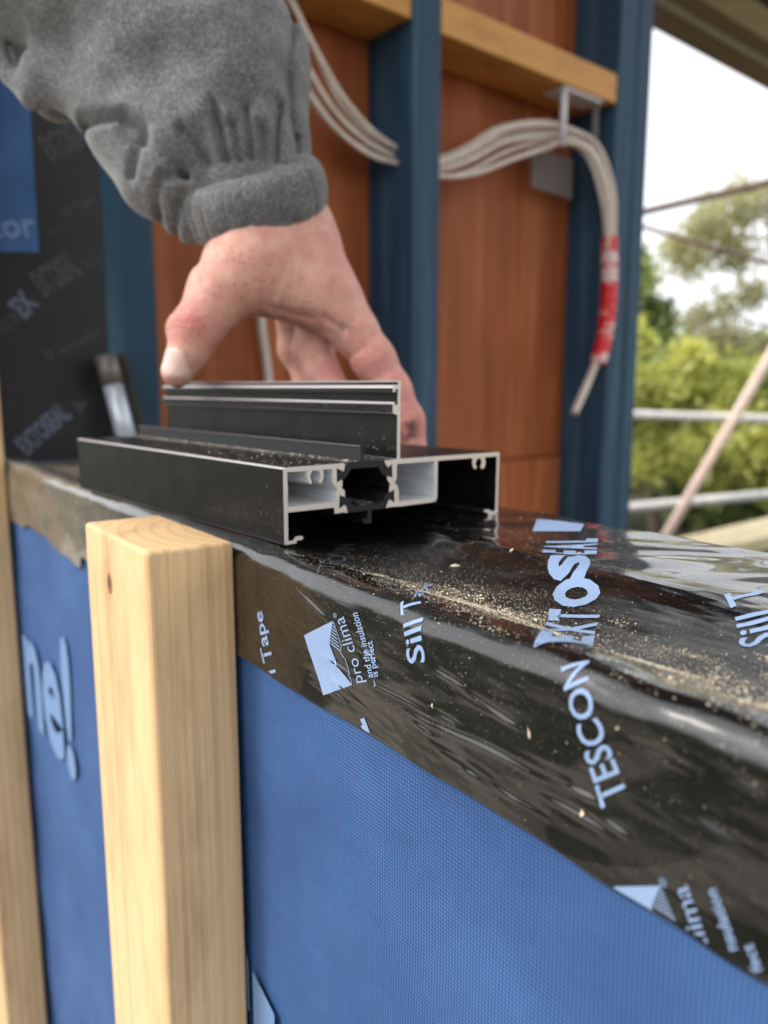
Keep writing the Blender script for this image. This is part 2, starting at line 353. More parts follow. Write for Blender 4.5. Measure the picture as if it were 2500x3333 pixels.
# lettering stuck on the tape -------------------------------------------------
def glyphs(txt, bold=0.0):
    cu = bpy.data.curves.new('txt', 'FONT'); cu.body = txt; cu.size = 1; cu.offset = bold; cu.resolution_u = 3
    ob = bpy.data.objects.new('txt', cu); COL.objects.link(ob); bpy.context.view_layer.update()
    me = ob.to_mesh(); bm = bmesh.new(); bm.from_mesh(me); ob.to_mesh_clear(); bpy.data.objects.remove(ob); bpy.data.curves.remove(cu)
    bmesh.ops.remove_doubles(bm, verts=bm.verts, dist=1e-5)
    return bm
def cut_grid(bm, nx, ny):
    xs = [v.co.x for v in bm.verts]; ys = [v.co.y for v in bm.verts]
    for a, lo, hi, n in ((0, min(xs), max(xs), nx), (1, min(ys), max(ys), ny)):
        for k in range(1, n):
            p = [0, 0, 0]; p[a] = lo + (hi - lo) * k / n; no = [0, 0, 0]; no[a] = 1
            bmesh.ops.bisect_plane(bm, geom=bm.verts[:] + bm.edges[:] + bm.faces[:], plane_co=p, plane_no=no)
    bmesh.ops.triangulate(bm, faces=bm.faces[:])
def lerp_line(K, s):
    K = np.array(K); t = np.linspace(0, 1, len(K)); return np.stack([np.interp(s, t, K[:, 0]), np.interp(s, t, K[:, 1])], -1)
CAP = .70
def tape_text(txt, base, top, mat='print', bold=0.0, off=.00022, caph=CAP):
    bm = glyphs(txt, bold); xs = [v.co.x for v in bm.verts]; x0, x1 = min(xs), max(xs)
    cut_grid(bm, max(6, 4 * len(txt)), 8 if len(txt) == 1 else 5)
    co = np.array([v.co[:] for v in bm.verts]); s = (co[:, 0] - x0) / (x1 - x0); t = co[:, 1] / caph if caph else (co[:, 1] - co[:, 1].min()) / np.ptp(co[:, 1])
    ext = lambda K, s: lerp_line(K, s)
    B = ext(base, s); T = ext(top, s); uv = B + (T - B) * t[:, None]
    keep = uv[:, 1] > .6
    P = tape_point(uv[:, 0] / 1000, uv[:, 1] / 1000, off)
    for v, p in zip(bm.verts, P): v.co = p
    bmesh.ops.delete(bm, geom=[v for v, k in zip(bm.verts, keep) if not k], context='VERTS')
    bmesh.ops.recalc_face_normals(bm, faces=bm.faces[:])
    return bm_obj('lettering', bm, M[mat], ST)
def tape_poly(pts, mat='print', off=.00020, name='printed_mark'):
    bm = bmesh.new(); vs_ = [bm.verts.new((p[0], p[1], 0)) for p in pts]; bm.faces.new(vs_)
    bmesh.ops.triangulate(bm, faces=bm.faces[:]); cut_grid(bm, 8, 8)
    for v in list(bm.verts):
        if v.co.y < .3: v.co.y = .3
    co = np.array([v.co[:] for v in bm.verts]); P = tape_point(co[:, 0] / 1000, co[:, 1] / 1000, off)
    for v, p in zip(bm.verts, P): v.co = p
    bmesh.ops.recalc_face_normals(bm, faces=bm.faces[:])
    return bm_obj(name, bm, M[mat], ST)
TAPE_TEXT = [
  ('TESCON', [(-92.69, 21.38), (-98.85, 33.64), (-108.23, 47.52)], [(-99.1, 15.71), (-105.32, 29.54), (-112.65, 43.19)], 0.012),
  ('Sill T', [(-158.08, 31.3), (-161.99, 42.61), (-171.63, 50.56)], [(-165.56, 28.57), (-168.97, 38.66), (-174.35, 45.1)], 0.012),
  ('ape', [(-172.53, 51.42), (-198.69, 78.46)], [(-173.14, 47.68), (-198.53, 72.73)], 0),
  ('pro clima', [(-187.43, 16.45), (-197.71, 34.69)], [(-193.09, 14.07), (-203.4, 32.17)], 0),
  ('... and the insulation', [(-181.05, 17.31), (-190.54, 37.58)], [(-184.5, 15.98), (-194.08, 36.33)], 0.012),
  ('is perfect', [(-179.54, 20.76), (-183.66, 30.41)], [(-182.75, 19.43), (-186.76, 29.12)], 0.012),
  ('\u00ae', [(-201.22, 33.43), (-202.06, 34.79)], [(-203.18, 32.71), (-203.8, 34.13)], 0),
  ('ll Tape', [(-243.14, 0.48), (-255.17, 22.77)], [(-251.35, -3.22), (-261.19, 20.49)], 0.012),
  ('Sill T', [(-97.21, 107.53), (-106.34, 122.83), (-124.23, 148.75)], [(-101.84, 99.03), (-112.33, 114.6), (-123.37, 127.39)], 0.012),
  ('clima', [(-72.1, -0.18), (-77.71, 9.95)], [(-75.41, -2.87), (-81.2, 7.3)], 0),
  ('nsulation', [(-66.88, 3.13), (-72.02, 12.42)], [(-68.91, 1.27), (-74.1, 10.8)], 0.012),
  ('fect', [(-62.06, 1.77), (-64.34, 5.85)], [(-64.0, 0.12), (-66.32, 4.24)], 0.012),
  ('\u00ae', [(-81.66, 7.36), (-82.4, 9.15)], [(-83.28, 6.46), (-83.82, 8.18)], 0)]
LET = [
  ('E', [(-116.66, 59.31), (-131.03, 78.36), (-122.43, 45.22), (-131.8, 57.96)]),
  ('X', [(-132.24, 79.86), (-138.9, 89.64), (-136.14, 63.26), (-146.95, 77.34)]),
  ('T', [(-139.53, 90.42), (-144.23, 97.56), (-148.19, 79.02), (-156.34, 88.61)]),
  ('O', [(-148.0, 100.69), (-160.36, 118.59), (-156.16, 88.9), (-174.77, 111.44)]),
  ('S', [(-163.94, 116.04), (-184.67, 143.0), (-174.06, 107.72), (-191.54, 126.49)]),
  ('E', [(-184.18, 145.22), (-187.98, 149.89), (-194.28, 126.93), (-201.82, 135.75)]),
  ('A', [(-188.95, 151.08), (-192.98, 156.37), (-202.97, 137.31), (-207.22, 142.54)]),
  ('L', [(-193.91, 157.73), (-198.2, 163.25), (-208.18, 143.9), (-212.36, 149.73)]),
]
for ch_, (b0, b1, t0, t1) in LET: tape_text(ch_, [b0, b1], [t0, t1], 'print', .06 if ch_ in 'OS' else .045, caph=None)
for t_, b_, c_, bo in TAPE_TEXT: tape_text(t_, b_, c_, 'print', bo)
tape_text('TESCON', [(-215.94, 48.61), (-270.54, 95.32)], [(-218.53, 43.89), (-273.68, 87.14)], 'print_dim')
house = [(-223.0, 21.81), (-203.85, 31.7), (-206.54, 23.16), (-204.72, 20.14), (-202.8, 16.81), (-194.13, 13.38), (-211.5, 4.21)]
tape_poly(house, name='printed_emblem')
def stripes(a, b, c, d, n):
    """thin printed hatching filling the quad a-b-c-d (a-d one side, b-c the other)"""
    a, b, c, d = (np.array(p) for p in (a, b, c, d))
    for k in range(n):
        t0 = (k + .15) / n; t1 = (k + .6) / n
        tape_poly([a + (d - a) * t0, b + (c - b) * t0, b + (c - b) * t1, a + (d - a) * t1], 'print_line')
stripes((-203.63, 31.45), (-203.3, 31.3), (-200.55, 21.87), (-206.32, 23.1), 8)
def pline(K, wd):
    for p, q in zip(K[:-1], K[1:]):
        p = np.array(p); q = np.array(q); d = q - p; d = d / np.hypot(*d); nn = np.array([-d[1], d[0]]) * wd / 2
        tape_poly([p - nn, q - nn, q + nn, p + nn], 'print_line')
pline([(-203.3, 31.4), (-199.97, 24.52), (-200.55, 21.87), (-198.02, 20.42), (-194.13, 13.5)], .35)
tape_poly([(-190.54, 3.24), (-188.31, 4.52), (-185.55, 0.62), (-187.15, .4), (-189.35, 0.41), (-190.36, 1.01), (-189.34, 1.87)], name='printed_emblem')
tape_poly([(-93.71, 0.91), (-83.3, 6.77), (-85.09, 1.14), (-84.9, .4), (-94.2, .4)], name='printed_emblem')
stripes((-83.3, 6.5), (-83.1, 6.6), (-79.4, 0.9), (-84.9, 1.2), 7)
tape_poly([(-244.34, 177.57), (-223.06, 184.54), (-212.49, 169.6), (-228.29, 157.66)], name='printed_emblem')

# ------------------------------------------------------------------ membrane on the outside of the wall
def membrane_mesh(x0, x1, z0, z1, nx, nz):
    X, Z = np.meshgrid(np.linspace(x0, x1, nx), np.linspace(z0, z1, nz), indexing='ij')
    Y = .0011 * np.sin(X * 30 + Z * 11) * np.sin(Z * 17 - X * 9 + 1) + .0005 * np.sin(Z * 70 + X * 22) * np.sin(X * 41 + 2)
    Y = Y * np.clip((-.05 - Z) / .03, 0, 1)
    for px, pz in ((-.2227, -.137), (-.2505, -.194)):              # staples pulling the sheet in
        Y += .0016 * np.exp(-(((X - px) / .0035) ** 2 + ((Z - pz) / .0045) ** 2))
    Y = Y + .0014
    V = np.stack([X, Y, Z], -1).reshape(-1, 3); i = np.arange(nx * nz).reshape(nx, nz)
    return V, np.stack([i[:-1, :-1], i[1:, :-1], i[1:, 1:], i[:-1, 1:]], -1).reshape(-1, 4)
wm = empty('window_wall', (-.3, .03, -.5)); tag(wm, 'exterior wall face below the sill covered in blue building membrane', 'wall')
V, F = membrane_mesh(-.745, .8, -1.15, -.020, 300, 240)
MB_ = mesh_obj('membrane', V, F, M['membrane'], wm, True)
V, F = membrane_mesh(-3.5, -.7455, -1.15, 1.9, 60, 60); mesh_obj('membrane', V, F, M['membrane'], wm, True)
def wall_text(txt, x0, x1, zb, cap, slope=0, bold=.02, mat='print_blue'):
    bm = glyphs(txt, bold); xs = [v.co.x for v in bm.verts]; a, b = min(xs), max(xs)
    for v in bm.verts:
        s = (v.co.x - a) / (b - a); v.co = (x0 + (x1 - x0) * s, -.0006, zb + slope * s + v.co.y * cap / CAP)
    return bm_obj('lettering', bm, M[mat], MB_)
wall_text('ne!', -.700, -.549, -.214, .098, 0, .03)
mesh_obj('printed_mark', [(-.2725, -.0006, -.183), (-.2535, -.0006, -.190), (-.2535, -.0006, -.30), (-.2725, -.0006, -.30)], [(0, 1, 2, 3)], M['print_blue'], MB_)
mesh_obj('printed_mark', [(-.2785, -.0006, -.176), (-.2765, -.0006, -.181), (-.2765, -.0006, -.205), (-.2785, -.0006, -.205)], [(0, 1, 2, 3)], M['print_blue'], MB_)

# tape and membrane on the jamb reveal
JT = sheet('jamb_tape', [(.0015, -.004), (.097, -.004), (.0985, .4), (.098, 1.8), (.0015, 1.8)], M['jambtape'], jamb, .0015)
JM = sheet('jamb_membrane', [(.0015, .1705), (.0430, .1735), (.0445, .5), (.0445, 1.8), (.0015, 1.8)], M['membrane'], jamb, .003)
def jamb_text(txt, p0, p1, cap, mat='print_dim', bold=.02, x=-.7436):
    bm = glyphs(txt, bold); xs = [v.co.x for v in bm.verts]; a, b = min(xs), max(xs)
    p0 = np.array(p0); p1 = np.array(p1); d = p1 - p0; L = np.hypot(*d); d = d / L; nn = np.array([-d[1], d[0]])
    for v in bm.verts:
        q = p0 + d * L * (v.co.x - a) / (b - a) + nn * v.co.y * cap / CAP; v.co = (x, q[0], q[1])
    return bm_obj('lettering', bm, M[mat], JM if mat == 'print_blue' else JT)
jamb_text('EXTOSEAL', (.058, .250), (.094, .272), .020, bold=.05)
jamb_text('Sill Tape', (.066, .205), (.094, .222), .008)
jamb_text('and the insulation', (.052, .188), (.068, .197), .007)
jamb_text('EXTOSEAL', (.045, .137), (.079, .160), .021, bold=.05)
jamb_text('TESCON', (.081, .162), (.096, .172), .008)
jamb_text('TESCON', (.006, .100), (.027, .118), .009)
jamb_text('EX', (.028, .117), (.040, .131), .017, 'print_mid', .05)
jamb_text('Sill Tape is perfect', (.044, .082), (.092, .106), .008)
jamb_text('EXTOSEAL', (.022, .000), (.062, .034), .016, 'print_mid', .05)
jamb_text('cor', (.004, .181), (.0425, .187), .020, 'print_blue', .02, -.7420)
mesh_obj('printed_mark', [(-.7436, .062, .045), (-.7436, .078, .048), (-.7436, .070, .036), (-.7436, .076, .026)], [(0, 3, 2, 1)], M['print_dim'], JT)

# ------------------------------------------------------------------ cavity battens
b1 = empty('cavity_batten', (-.312, -.0175, 0)); tag(b1, 'square cut pine batten standing under the black aluminium profile', 'batten')
TB = timber('timber', .080, .0345, 1.12, M['pine'], frame((-.3163, -.01845, .0005 - .56), (0, 0, 1), (1, 0, 0)), .0020, parent=b1, seg=3)
V, F = [], []
for k in range(14):
    a = 2 * math.pi * k / 14; V.append((-.323 + .0030 * math.cos(a), -.03590, -.0205 + .0046 * math.sin(a)))
for k in range(14):
    a = 2 * math.pi * k / 14; V.append((-.323 + .0018 * math.cos(a), -.03600, -.0203 + .0030 * math.sin(a)))
F = [(k, (k + 1) % 14, 14 + (k + 1) % 14, 14 + k) for k in range(14)]
mesh_obj('nail_hole_rim', V, F, flat('bruised_pine', s2l((.62, .42, .22)), .8), b1)
mesh_obj('nail', V[14:], [tuple(range(14))], flat('nail_grey', s2l((.40, .38, .38)), .4, .6), b1)
b2 = timber('cavity_batten', .066, .0345, 2.4, M['pine'], frame((-.745, -.0187, .05), (0, 0, 1), (1, 0, 0)), .003, seg=3)
tag(b2, 'tall pine batten at the left edge of the picture', 'batten')
b3 = None

# ------------------------------------------------------------------ thermally broken aluminium profile
FRONT_OUT = [(-0.1, 29.7), (29.4, 29.7), (28.7, 26.7), (28.1, 26.3), (25.0, 27.8), (25.0, 22.2), (27.7, 23.2), (27.9, 21.1), (27.4, 19.9), (28.9, 18.6), (29.1, 15.8), (26.3, 16.9), (26.0, 11.4), (28.6, 12.8), (29.7, 12.1), (30.4, 9.3), (27.9, 9.8), (23.8, 9.6), (23.5, 12.2), (1.8, 12.4), (1.7, 1.5), (3.7, 1.3), (5.2, 2.8), (8.0, 2.7), (8.7, 1.8), (7.8, 1.0), (5.5, 1.1), (5.5, 0), (-0.1, 0)]
FRONT_HOLE = [(1.9, 27.8), (10.6, 27.7), (10.7, 25.3), (11.1, 23.5), (12.2, 22.4), (13.1, 22.9), (12.7, 24.1), (12.2, 25.2), (12.5, 26.4), (13.4, 27.6), (16.0, 27.6), (17.2, 25.7), (17.0, 24.3), (16.1, 23.3), (16.5, 22.5), (17.7, 22.6), (18.5, 24.2), (18.7, 26.0), (18.4, 27.7), (22.6, 27.7), (22.8, 22.0), (25.2, 19.1), (23.9, 17.8), (23.8, 14.4), (1.8, 14.5), (1.8, 19.0), (2.1, 19.5), (1.8, 20), (2.1, 20.5), (1.8, 21), (2.1, 21.5), (1.8, 22), (2.1, 22.5), (1.8, 23)]
BAR_TOP = [(25.1, 27.6), (27.8, 26.1), (28.9, 26.4), (29.9, 28.6), (31.6, 29.8), (37.4, 29.8), (37.4, 35.6), (36.8, 35.7), (36.8, 36.1), (41.0, 36.0), (41.0, 35.5), (38.9, 35.4), (39.1, 29.7), (49.3, 29.5), (50.1, 27.3), (51.6, 26.1), (53.7, 27.4), (53.9, 22.2), (51.6, 23.1), (48.9, 23.6), (47.0, 27.0), (32.2, 27.1), (30.6, 24.5), (29.4, 23.5), (27.8, 23.1), (25.1, 22.3)]
BAR_LOW = [(26.4, 16.7), (28.1, 15.6), (30.5, 15.8), (31.7, 14.3), (33.6, 11.9), (48.0, 11.5), (49.7, 13.0), (50.6, 15.4), (52.5, 15.6), (55.0, 16.6), (55.1, 11.5), (52.3, 12.8), (51.4, 12.5), (50.4, 10.1), (49.3, 9.2), (43.0, 9.3), (42.9, 3.8), (39.0, 3.9), (38.2, 6.0), (39.3, 5.9), (40.9, 5.9), (41.1, 9.3), (32.4, 9.3), (30.8, 10.3), (29.9, 12.6), (28.9, 12.7), (26.1, 11.5)]
REAR_OUT = [(56.5, 29.7), (56.7, 48.1), (54.1, 48.7), (54.1, 53.5), (55.4, 53.4), (55.4, 52.2), (56.8, 52.2), (56.9, 58.7), (55.7, 58.7), (55.6, 57.5), (54.2, 57.5), (54.3, 59.8), (54.9, 60.5), (57.1, 60.5), (57.1, 62.3), (58.5, 62.3), (58.4, 48.6), (58.3, 29.7), (120.8, 29.3), (120.4, -0.4), (113.8, -0.4), (113.5, 0.9), (110.8, 1.5), (111.0, 2.6), (114.3, 2.4), (115.4, 1.4), (118.6, 1.2), (118.9, 27.3), (110.7, 27.3), (111.2, 24.8), (110.5, 22.5), (108.9, 21.9), (107.7, 22.8), (108.5, 24.9), (108.0, 27.0), (105.4, 26.9), (104.4, 24.8), (105.2, 23.0), (104.5, 22.0), (103.0, 22.9), (102.2, 25.3), (102.6, 27.4), (80.4, 27.5), (80.2, 10.8), (79.2, 9.5), (76.8, 9.3), (57.3, 9.3), (53.3, 9.6), (50.5, 9.3), (51.4, 11.7), (52.4, 12.9), (55.2, 11.3), (55.1, 16.9), (52.4, 15.8), (52.2, 16.6), (52.4, 18.6), (52.9, 19.2), (51.2, 21.3), (51.1, 22.9), (54.1, 22.0), (53.8, 27.8), (51.6, 26.3), (50.2, 27.9), (49.5, 29.5)]
REAR_HOLE = [(56.6, 27.5), (78.2, 27.4), (78.2, 21.4), (77.8, 21.0), (78.2, 20.6), (77.8, 20.2), (78.2, 19.8), (77.8, 19.4), (78.2, 19.0), (78.4, 11.8), (77.7, 11.2), (57.7, 11.4), (57.4, 17.5), (56.5, 18.7), (55.2, 19.5), (56.3, 21.2), (56.4, 22.5)]
prof = empty('window_frame_profile', (-.2605, .0123, 0)); prof.rotation_euler = (0, 0, R(4.0))
tag(prof, 'black aluminium window frame profile with sawn end held by the hand', 'window profile')
def extrude(name, outer, holes, L, mats, recess=0.0, lift=0.0, chamf=None):
    """section in mm (w, z); the sawn end is at local x = 0 and the bar runs to x = -L"""
    edge_shine = set(); out2 = []
    for i, p in enumerate(outer):                                  # small chamfers whose pale colour paints in the sky highlight
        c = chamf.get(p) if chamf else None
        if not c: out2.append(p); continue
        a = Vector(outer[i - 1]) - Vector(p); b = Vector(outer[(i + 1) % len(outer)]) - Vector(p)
        edge_shine.add(len(out2)); out2.append(tuple(Vector(p) + a.normalized() * min(c, a.length * .45))); out2.append(tuple(Vector(p) + b.normalized() * min(c, b.length * .45)))
    outer = out2
    loops = [outer] + holes; V = []; F = []; FM = []
    for lp in loops:
        base = len(V); n = len(lp)
        V += [(-recess, p[0] / 1000, p[1] / 1000 + lift) for p in lp] + [(-L + recess, p[0] / 1000, p[1] / 1000 + lift) for p in lp]
        for i in range(n):
            j = (i + 1) % n; F.append((base + i, base + j, base + n + j, base + n + i)); FM.append((3 if i in edge_shine else 0) if lp is outer else 2)
    tri = geometry.tessellate_polygon([[Vector((p[0], p[1], 0)) for p in lp] for lp in loops])
    idx = []; base = 0
    for lp in loops: idx += [base + i for i in range(len(lp))]; base += 2 * len(lp)
    nl = []
    for lp in loops: nl += [len(lp)] * len(lp)
    for t in tri:
        F.append(tuple(idx[i] for i in t)); FM.append(1)
        F.append(tuple(idx[i] + nl[i] for i in reversed(t))); FM.append(1)
    me = bpy.data.meshes.new(name); me.from_pydata(V, [], F); 
    for m in mats: me.materials.append(m)
    me.polygons.foreach_set('material_index', np.array(FM, dtype=np.int32))
    bm = bmesh.new(); bm.from_mesh(me); bmesh.ops.recalc_face_normals(bm, faces=bm.faces[:]); bm.to_mesh(me); bm.free()
    o = bpy.data.objects.new(name, me); COL.objects.link(o); o.parent = prof
    return o
PL = .222
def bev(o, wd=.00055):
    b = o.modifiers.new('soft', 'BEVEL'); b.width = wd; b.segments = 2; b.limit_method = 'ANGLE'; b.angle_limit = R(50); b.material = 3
bev(extrude('outer_section', FRONT_OUT, [FRONT_HOLE], PL, [M['powder'], M['cut'], M['mill'], M['edge_shine']], chamf={(-.1, 29.7): .75, (29.4, 29.7): .8, (-.1, 0): .5}))
bev(extrude('inner_section', REAR_OUT, [REAR_HOLE], PL, [M['powder'], M['cut'], M['mill'], M['edge_shine']], chamf={(57.1, 62.3): .6, (54.1, 53.5): .9, (54.9, 60.5): .6, (54.3, 59.8): .6, (120.8, 29.3): .6, (54.1, 48.7): .4}))
extrude('thermal_break', BAR_TOP, [], PL, [M['poly'], M['poly'], M['poly'], M['edge_shine']], .0004, chamf={(36.8, 36.1): .6, (36.8, 35.7): .3})
extrude('thermal_break', BAR_LOW, [], PL, [M['poly'], M['poly']], .0004)
# ------------------------------------------------------------------ field modelling: body and cloth grown from a distance field
def surface_nets(f, org, h):
    nx, ny, nz = f.shape; ins = f < 0
    c = np.zeros((nx - 1, ny - 1, nz - 1, 3), np.float32); cnt = np.zeros((nx - 1, ny - 1, nz - 1), np.float32)
    sl_ = lambda a, d: slice(a, a - 1 if a == 0 else None) if False else (slice(0, -1) if d == 0 else slice(1, None))
    corners = [(i, j, k) for i in (0, 1) for j in (0, 1) for k in (0, 1)]
    for a in corners:
        for ax in range(3):
            if a[ax]: continue
            b = list(a); b[ax] = 1
            fa = f[sl_(0, a[0]), sl_(0, a[1]), sl_(0, a[2])]; fb = f[sl_(0, b[0]), sl_(0, b[1]), sl_(0, b[2])]
            x = (fa < 0) != (fb < 0)
            t = np.where(x, fa / np.where(x, fa - fb, 1), 0)
            for d in range(3):
                c[..., d] += np.where(x, a[d] + (t if d == ax else 0), 0)
            cnt += x
    act = cnt > 0; idx = -np.ones(act.shape, np.int64); idx[act] = np.arange(act.sum())
    g = np.argwhere(act); V = (g + c[act] / cnt[act][:, None]) * h + np.array(org)
    F = []
    for ax in range(3):
        o1, o2 = [(1, 2), (2, 0), (0, 1)][ax]
        s0 = [slice(None)] * 3; s1 = [slice(None)] * 3; s0[ax] = slice(0, -1); s1[ax] = slice(1, None)
        A = ins[tuple(s0)]; B = ins[tuple(s1)]; x = A != B
        e = np.argwhere(x); e = e[(e[:, o1] > 0) & (e[:, o2] > 0) & (e[:, o1] < f.shape[o1] - 1) & (e[:, o2] < f.shape[o2] - 1)]
        def at(d1, d2):
            q = e.copy(); q[:, o1] += d1; q[:, o2] += d2; return idx[q[:, 0], q[:, 1], q[:, 2]]
        q = np.stack([at(-1, -1), at(0, -1), at(0, 0), at(-1, 0)], 1)
        flip = ~A[e[:, 0], e[:, 1], e[:, 2]]; q[flip] = q[flip][:, ::-1]; F.append(q)
    return V, np.concatenate(F)
def grid3(lo, hi, h):
    ax = [np.arange(l, u, h, dtype=np.float32) for l, u in zip(lo, hi)]
    return np.stack(np.meshgrid(*ax, indexing='ij'), -1)
def rcone(P, a, b, ra, rb):
    a = np.array(a, np.float32); b = np.array(b, np.float32); d = b - a; t = np.clip(((P - a) @ d) / (d @ d), 0, 1)
    return np.linalg.norm(P - a - t[..., None] * d, axis=-1) - (ra + (rb - ra) * t)
def ball(P, c, r):
    r = np.array(r, np.float32) * np.ones(3, np.float32); q = np.linalg.norm((P - np.array(c, np.float32)) / r, axis=-1); return (q - 1) * r.min()
def smin(a, b, k):
    h = np.maximum(k - np.abs(a - b), 0) / k; return np.minimum(a, b) - h * h * k / 4
def smax(a, b, k): return -smin(-a, -b, k)
# body drawing units: 1 unit = 0.2647 mm, x right, y DOWN, z towards the viewer; the origin of the arm is the wrist
HU = .2647e-3; ARM_O = Vector((600, 650, 0))
arm = empty('person', (-0.41070, 0.09304, 0.10816)); arm.rotation_euler = (R(80.9426), 0, R(54.0265))
tag(arm, 'person in grey fleece sleeve pressing the black profile with a bare dusty hand', 'person')
def arm_obj(name, f, lo, h, mats, cols=None):
    V, F = surface_nets(f, lo, h)
    for _ in range(2):
        A_ = np.concatenate([F[:, [0, 1, 2, 3]].ravel(), F[:, [1, 2, 3, 0]].ravel()]); B_ = np.concatenate([F[:, [1, 2, 3, 0]].ravel(), F[:, [0, 1, 2, 3]].ravel()])
        acc = np.stack([np.bincount(A_, V[B_, d], len(V)) for d in range(3)], 1); n = np.bincount(A_, minlength=len(V))
        V = V * .5 + .5 * acc / np.maximum(n, 1)[:, None]
    L = np.stack([(V[:, 0] - ARM_O.x) * HU, -(V[:, 1] - ARM_O.y) * HU, V[:, 2] * HU], -1)
    me = bpy.data.meshes.new(name); me.from_pydata(L.tolist(), [], F[:, ::-1].tolist())
    if cols:
        for nm, fn in cols.items():
            at = me.attributes.new(nm, 'FLOAT', 'POINT'); at.data.foreach_set('value', fn(V).astype(np.float32))
    o = link_mesh(name, me, mats, None, True); bmn = bmesh.new(); bmn.from_mesh(me); bmesh.ops.recalc_face_normals(bmn, faces=bmn.faces[:]); bmn.to_mesh(me); bmn.free()
    o.parent = arm; return o

def skin():
    m = NT('skin'); c = m.coord()
    red = m.n('Attribute', attribute_name='red').outputs['Fac']; dirt = m.n('Attribute', attribute_name='dirt').outputs['Fac']; nail = m.n('Attribute', attribute_name='nail').outputs['Fac']
    blot = m.noise(m.map(c, (110, 110, 110)), 1, 4); pores = m.noise(m.map(c, (1400, 1400, 1400)), 1, 3)
    base = m.ramp(blot, [(.3, s2l((.86, .67, .60))), (.7, s2l((.79, .55, .49)))])
    base = m.mix(m.math('MULTIPLY', red, .72), base, s2l((.78, .45, .44)))
    v = m.n('TexVoronoi'); m.L(m.map(c, (360, 360, 360)), v.inputs['Vector']); v.inputs['Scale'].default_value = 1
    sel = m.ramp(m.noise(m.map(c, (260, 260, 260)), 1, 2), [(.46, (0, 0, 0)), (.52, (1, 1, 1))])
    spot = m.math('MULTIPLY', m.ramp(v.outputs['Distance'], [(.14, (1, 1, 1)), (.27, (0, 0, 0))]), m.math('MULTIPLY', sel, dirt))
    base = m.mix(m.math('MULTIPLY', spot, .85), base, s2l((.30, .20, .16)))
    grime = m.math('MULTIPLY', m.n('Attribute', attribute_name='grime').outputs['Fac'], m.ramp(m.noise(m.map(c, (160, 160, 160)), 1, 4), [(.42, (0, 0, 0)), (.56, (1, 1, 1))]))
    base = m.mix(m.math('MULTIPLY', grime, .8), base, s2l((.28, .19, .18)))
    base = m.mix(nail, base, s2l((.90, .76, .72)))
    ro = m.mix(nail, (.52, .52, .52), (.25, .25, .25))
    lines = m.noise(m.map(c, (500, 160, 500)), 1, 4, .6)
    fold = m.n('Attribute', attribute_name='fold').outputs['Fac']; sp = m.n('SeparateXYZ'); m.L(c, sp.inputs[0])
    wob = m.math('MULTIPLY', m.noise(m.map(c, (120, 120, 120)), 1, 3), 14)
    cr = m.math('POWER', m.math('ABSOLUTE', m.math('SINE', m.math('ADD', m.math('MULTIPLY', m.math('ADD', sp.outputs[1], m.math('MULTIPLY', sp.outputs[0], .25)), 1250), wob))), .5)
    n0 = m.bump(m.math('MULTIPLY', cr, fold), .8, .0011)
    n1 = m.bump(lines, .5, .0009, n0); n2 = m.bump(pores, .45, .0004, n1)
    m.b.inputs['Subsurface Radius'].default_value = (1, .35, .2); m.b.inputs['Subsurface Scale'].default_value = .003
    return m.set(color=base, rough=ro, normal=n2, sss=.18, spec=.4)
M['skin'] = skin()
h_ = 4.0; lo = (300, 380, -230); P = grid3(lo, (960, 1010, 130), h_)
def fing(chain, k=14):
    d = None
    for (a, ra), (b, rb) in zip(chain[:-1], chain[1:]):
        e = rcone(P, a, b, ra, rb); d = e if d is None else smin(d, e, k)
    return d
# wrist and back of the hand
f = rcone(P, (556, 452, -12), (570, 540, -8), 106, 106)
f = smin(f, rcone(P, (598, 455, -45), (625, 520, -50), 92, 92), 60)
f = smin(f, rcone(P, (620, 500, -30), (712, 640, -30), 88, 62), 60)           # index metacarpal
f = smin(f, rcone(P, (620, 500, -80), (690, 625, -115), 82, 60), 60)          # middle metacarpal
f = smin(f, rcone(P, (600, 490, -110), (640, 610, -165), 78, 56), 60)         # ring metacarpal
f = smin(f, rcone(P, (540, 560, 15), (478, 640, 25), 86, 62), 50)             # thumb metacarpal
f = smin(f, rcone(P, (560, 600, 0), (650, 630, -15), 74, 66), 50)             # web
# thumb
th_ = fing([((482, 632, 25), 60), ((452, 692, 34), 49), ((430, 722, 36), 51), ((416, 764, 34), 39), ((391, 808, 30), 34)], 20)
th_ = smin(th_, ball(P, (416, 718, 46), (42, 26, 26)), 18)
f = smin(f, th_, 34)
# index finger
ix = fing([((700, 620, -30), 64), ((762, 706, -30), 50), ((806, 770, -34), 46), ((846, 836, -40), 41), ((880, 905, -44), 37), ((896, 962, -46), 29)], 22)
f = smin(f, ix, 40)
# middle finger, folded under, and ring finger behind it
md = fing([((680, 640, -110), 52), ((668, 735, -108), 42), ((690, 800, -84), 41), ((712, 828, -66), 38)], 22)
f = smin(f, md, 16)
rg = fing([((620, 630, -150), 50), ((618, 720, -165), 38), ((650, 790, -175), 34), ((668, 850, -165), 30)], 18)
f = smin(f, rg, 12)
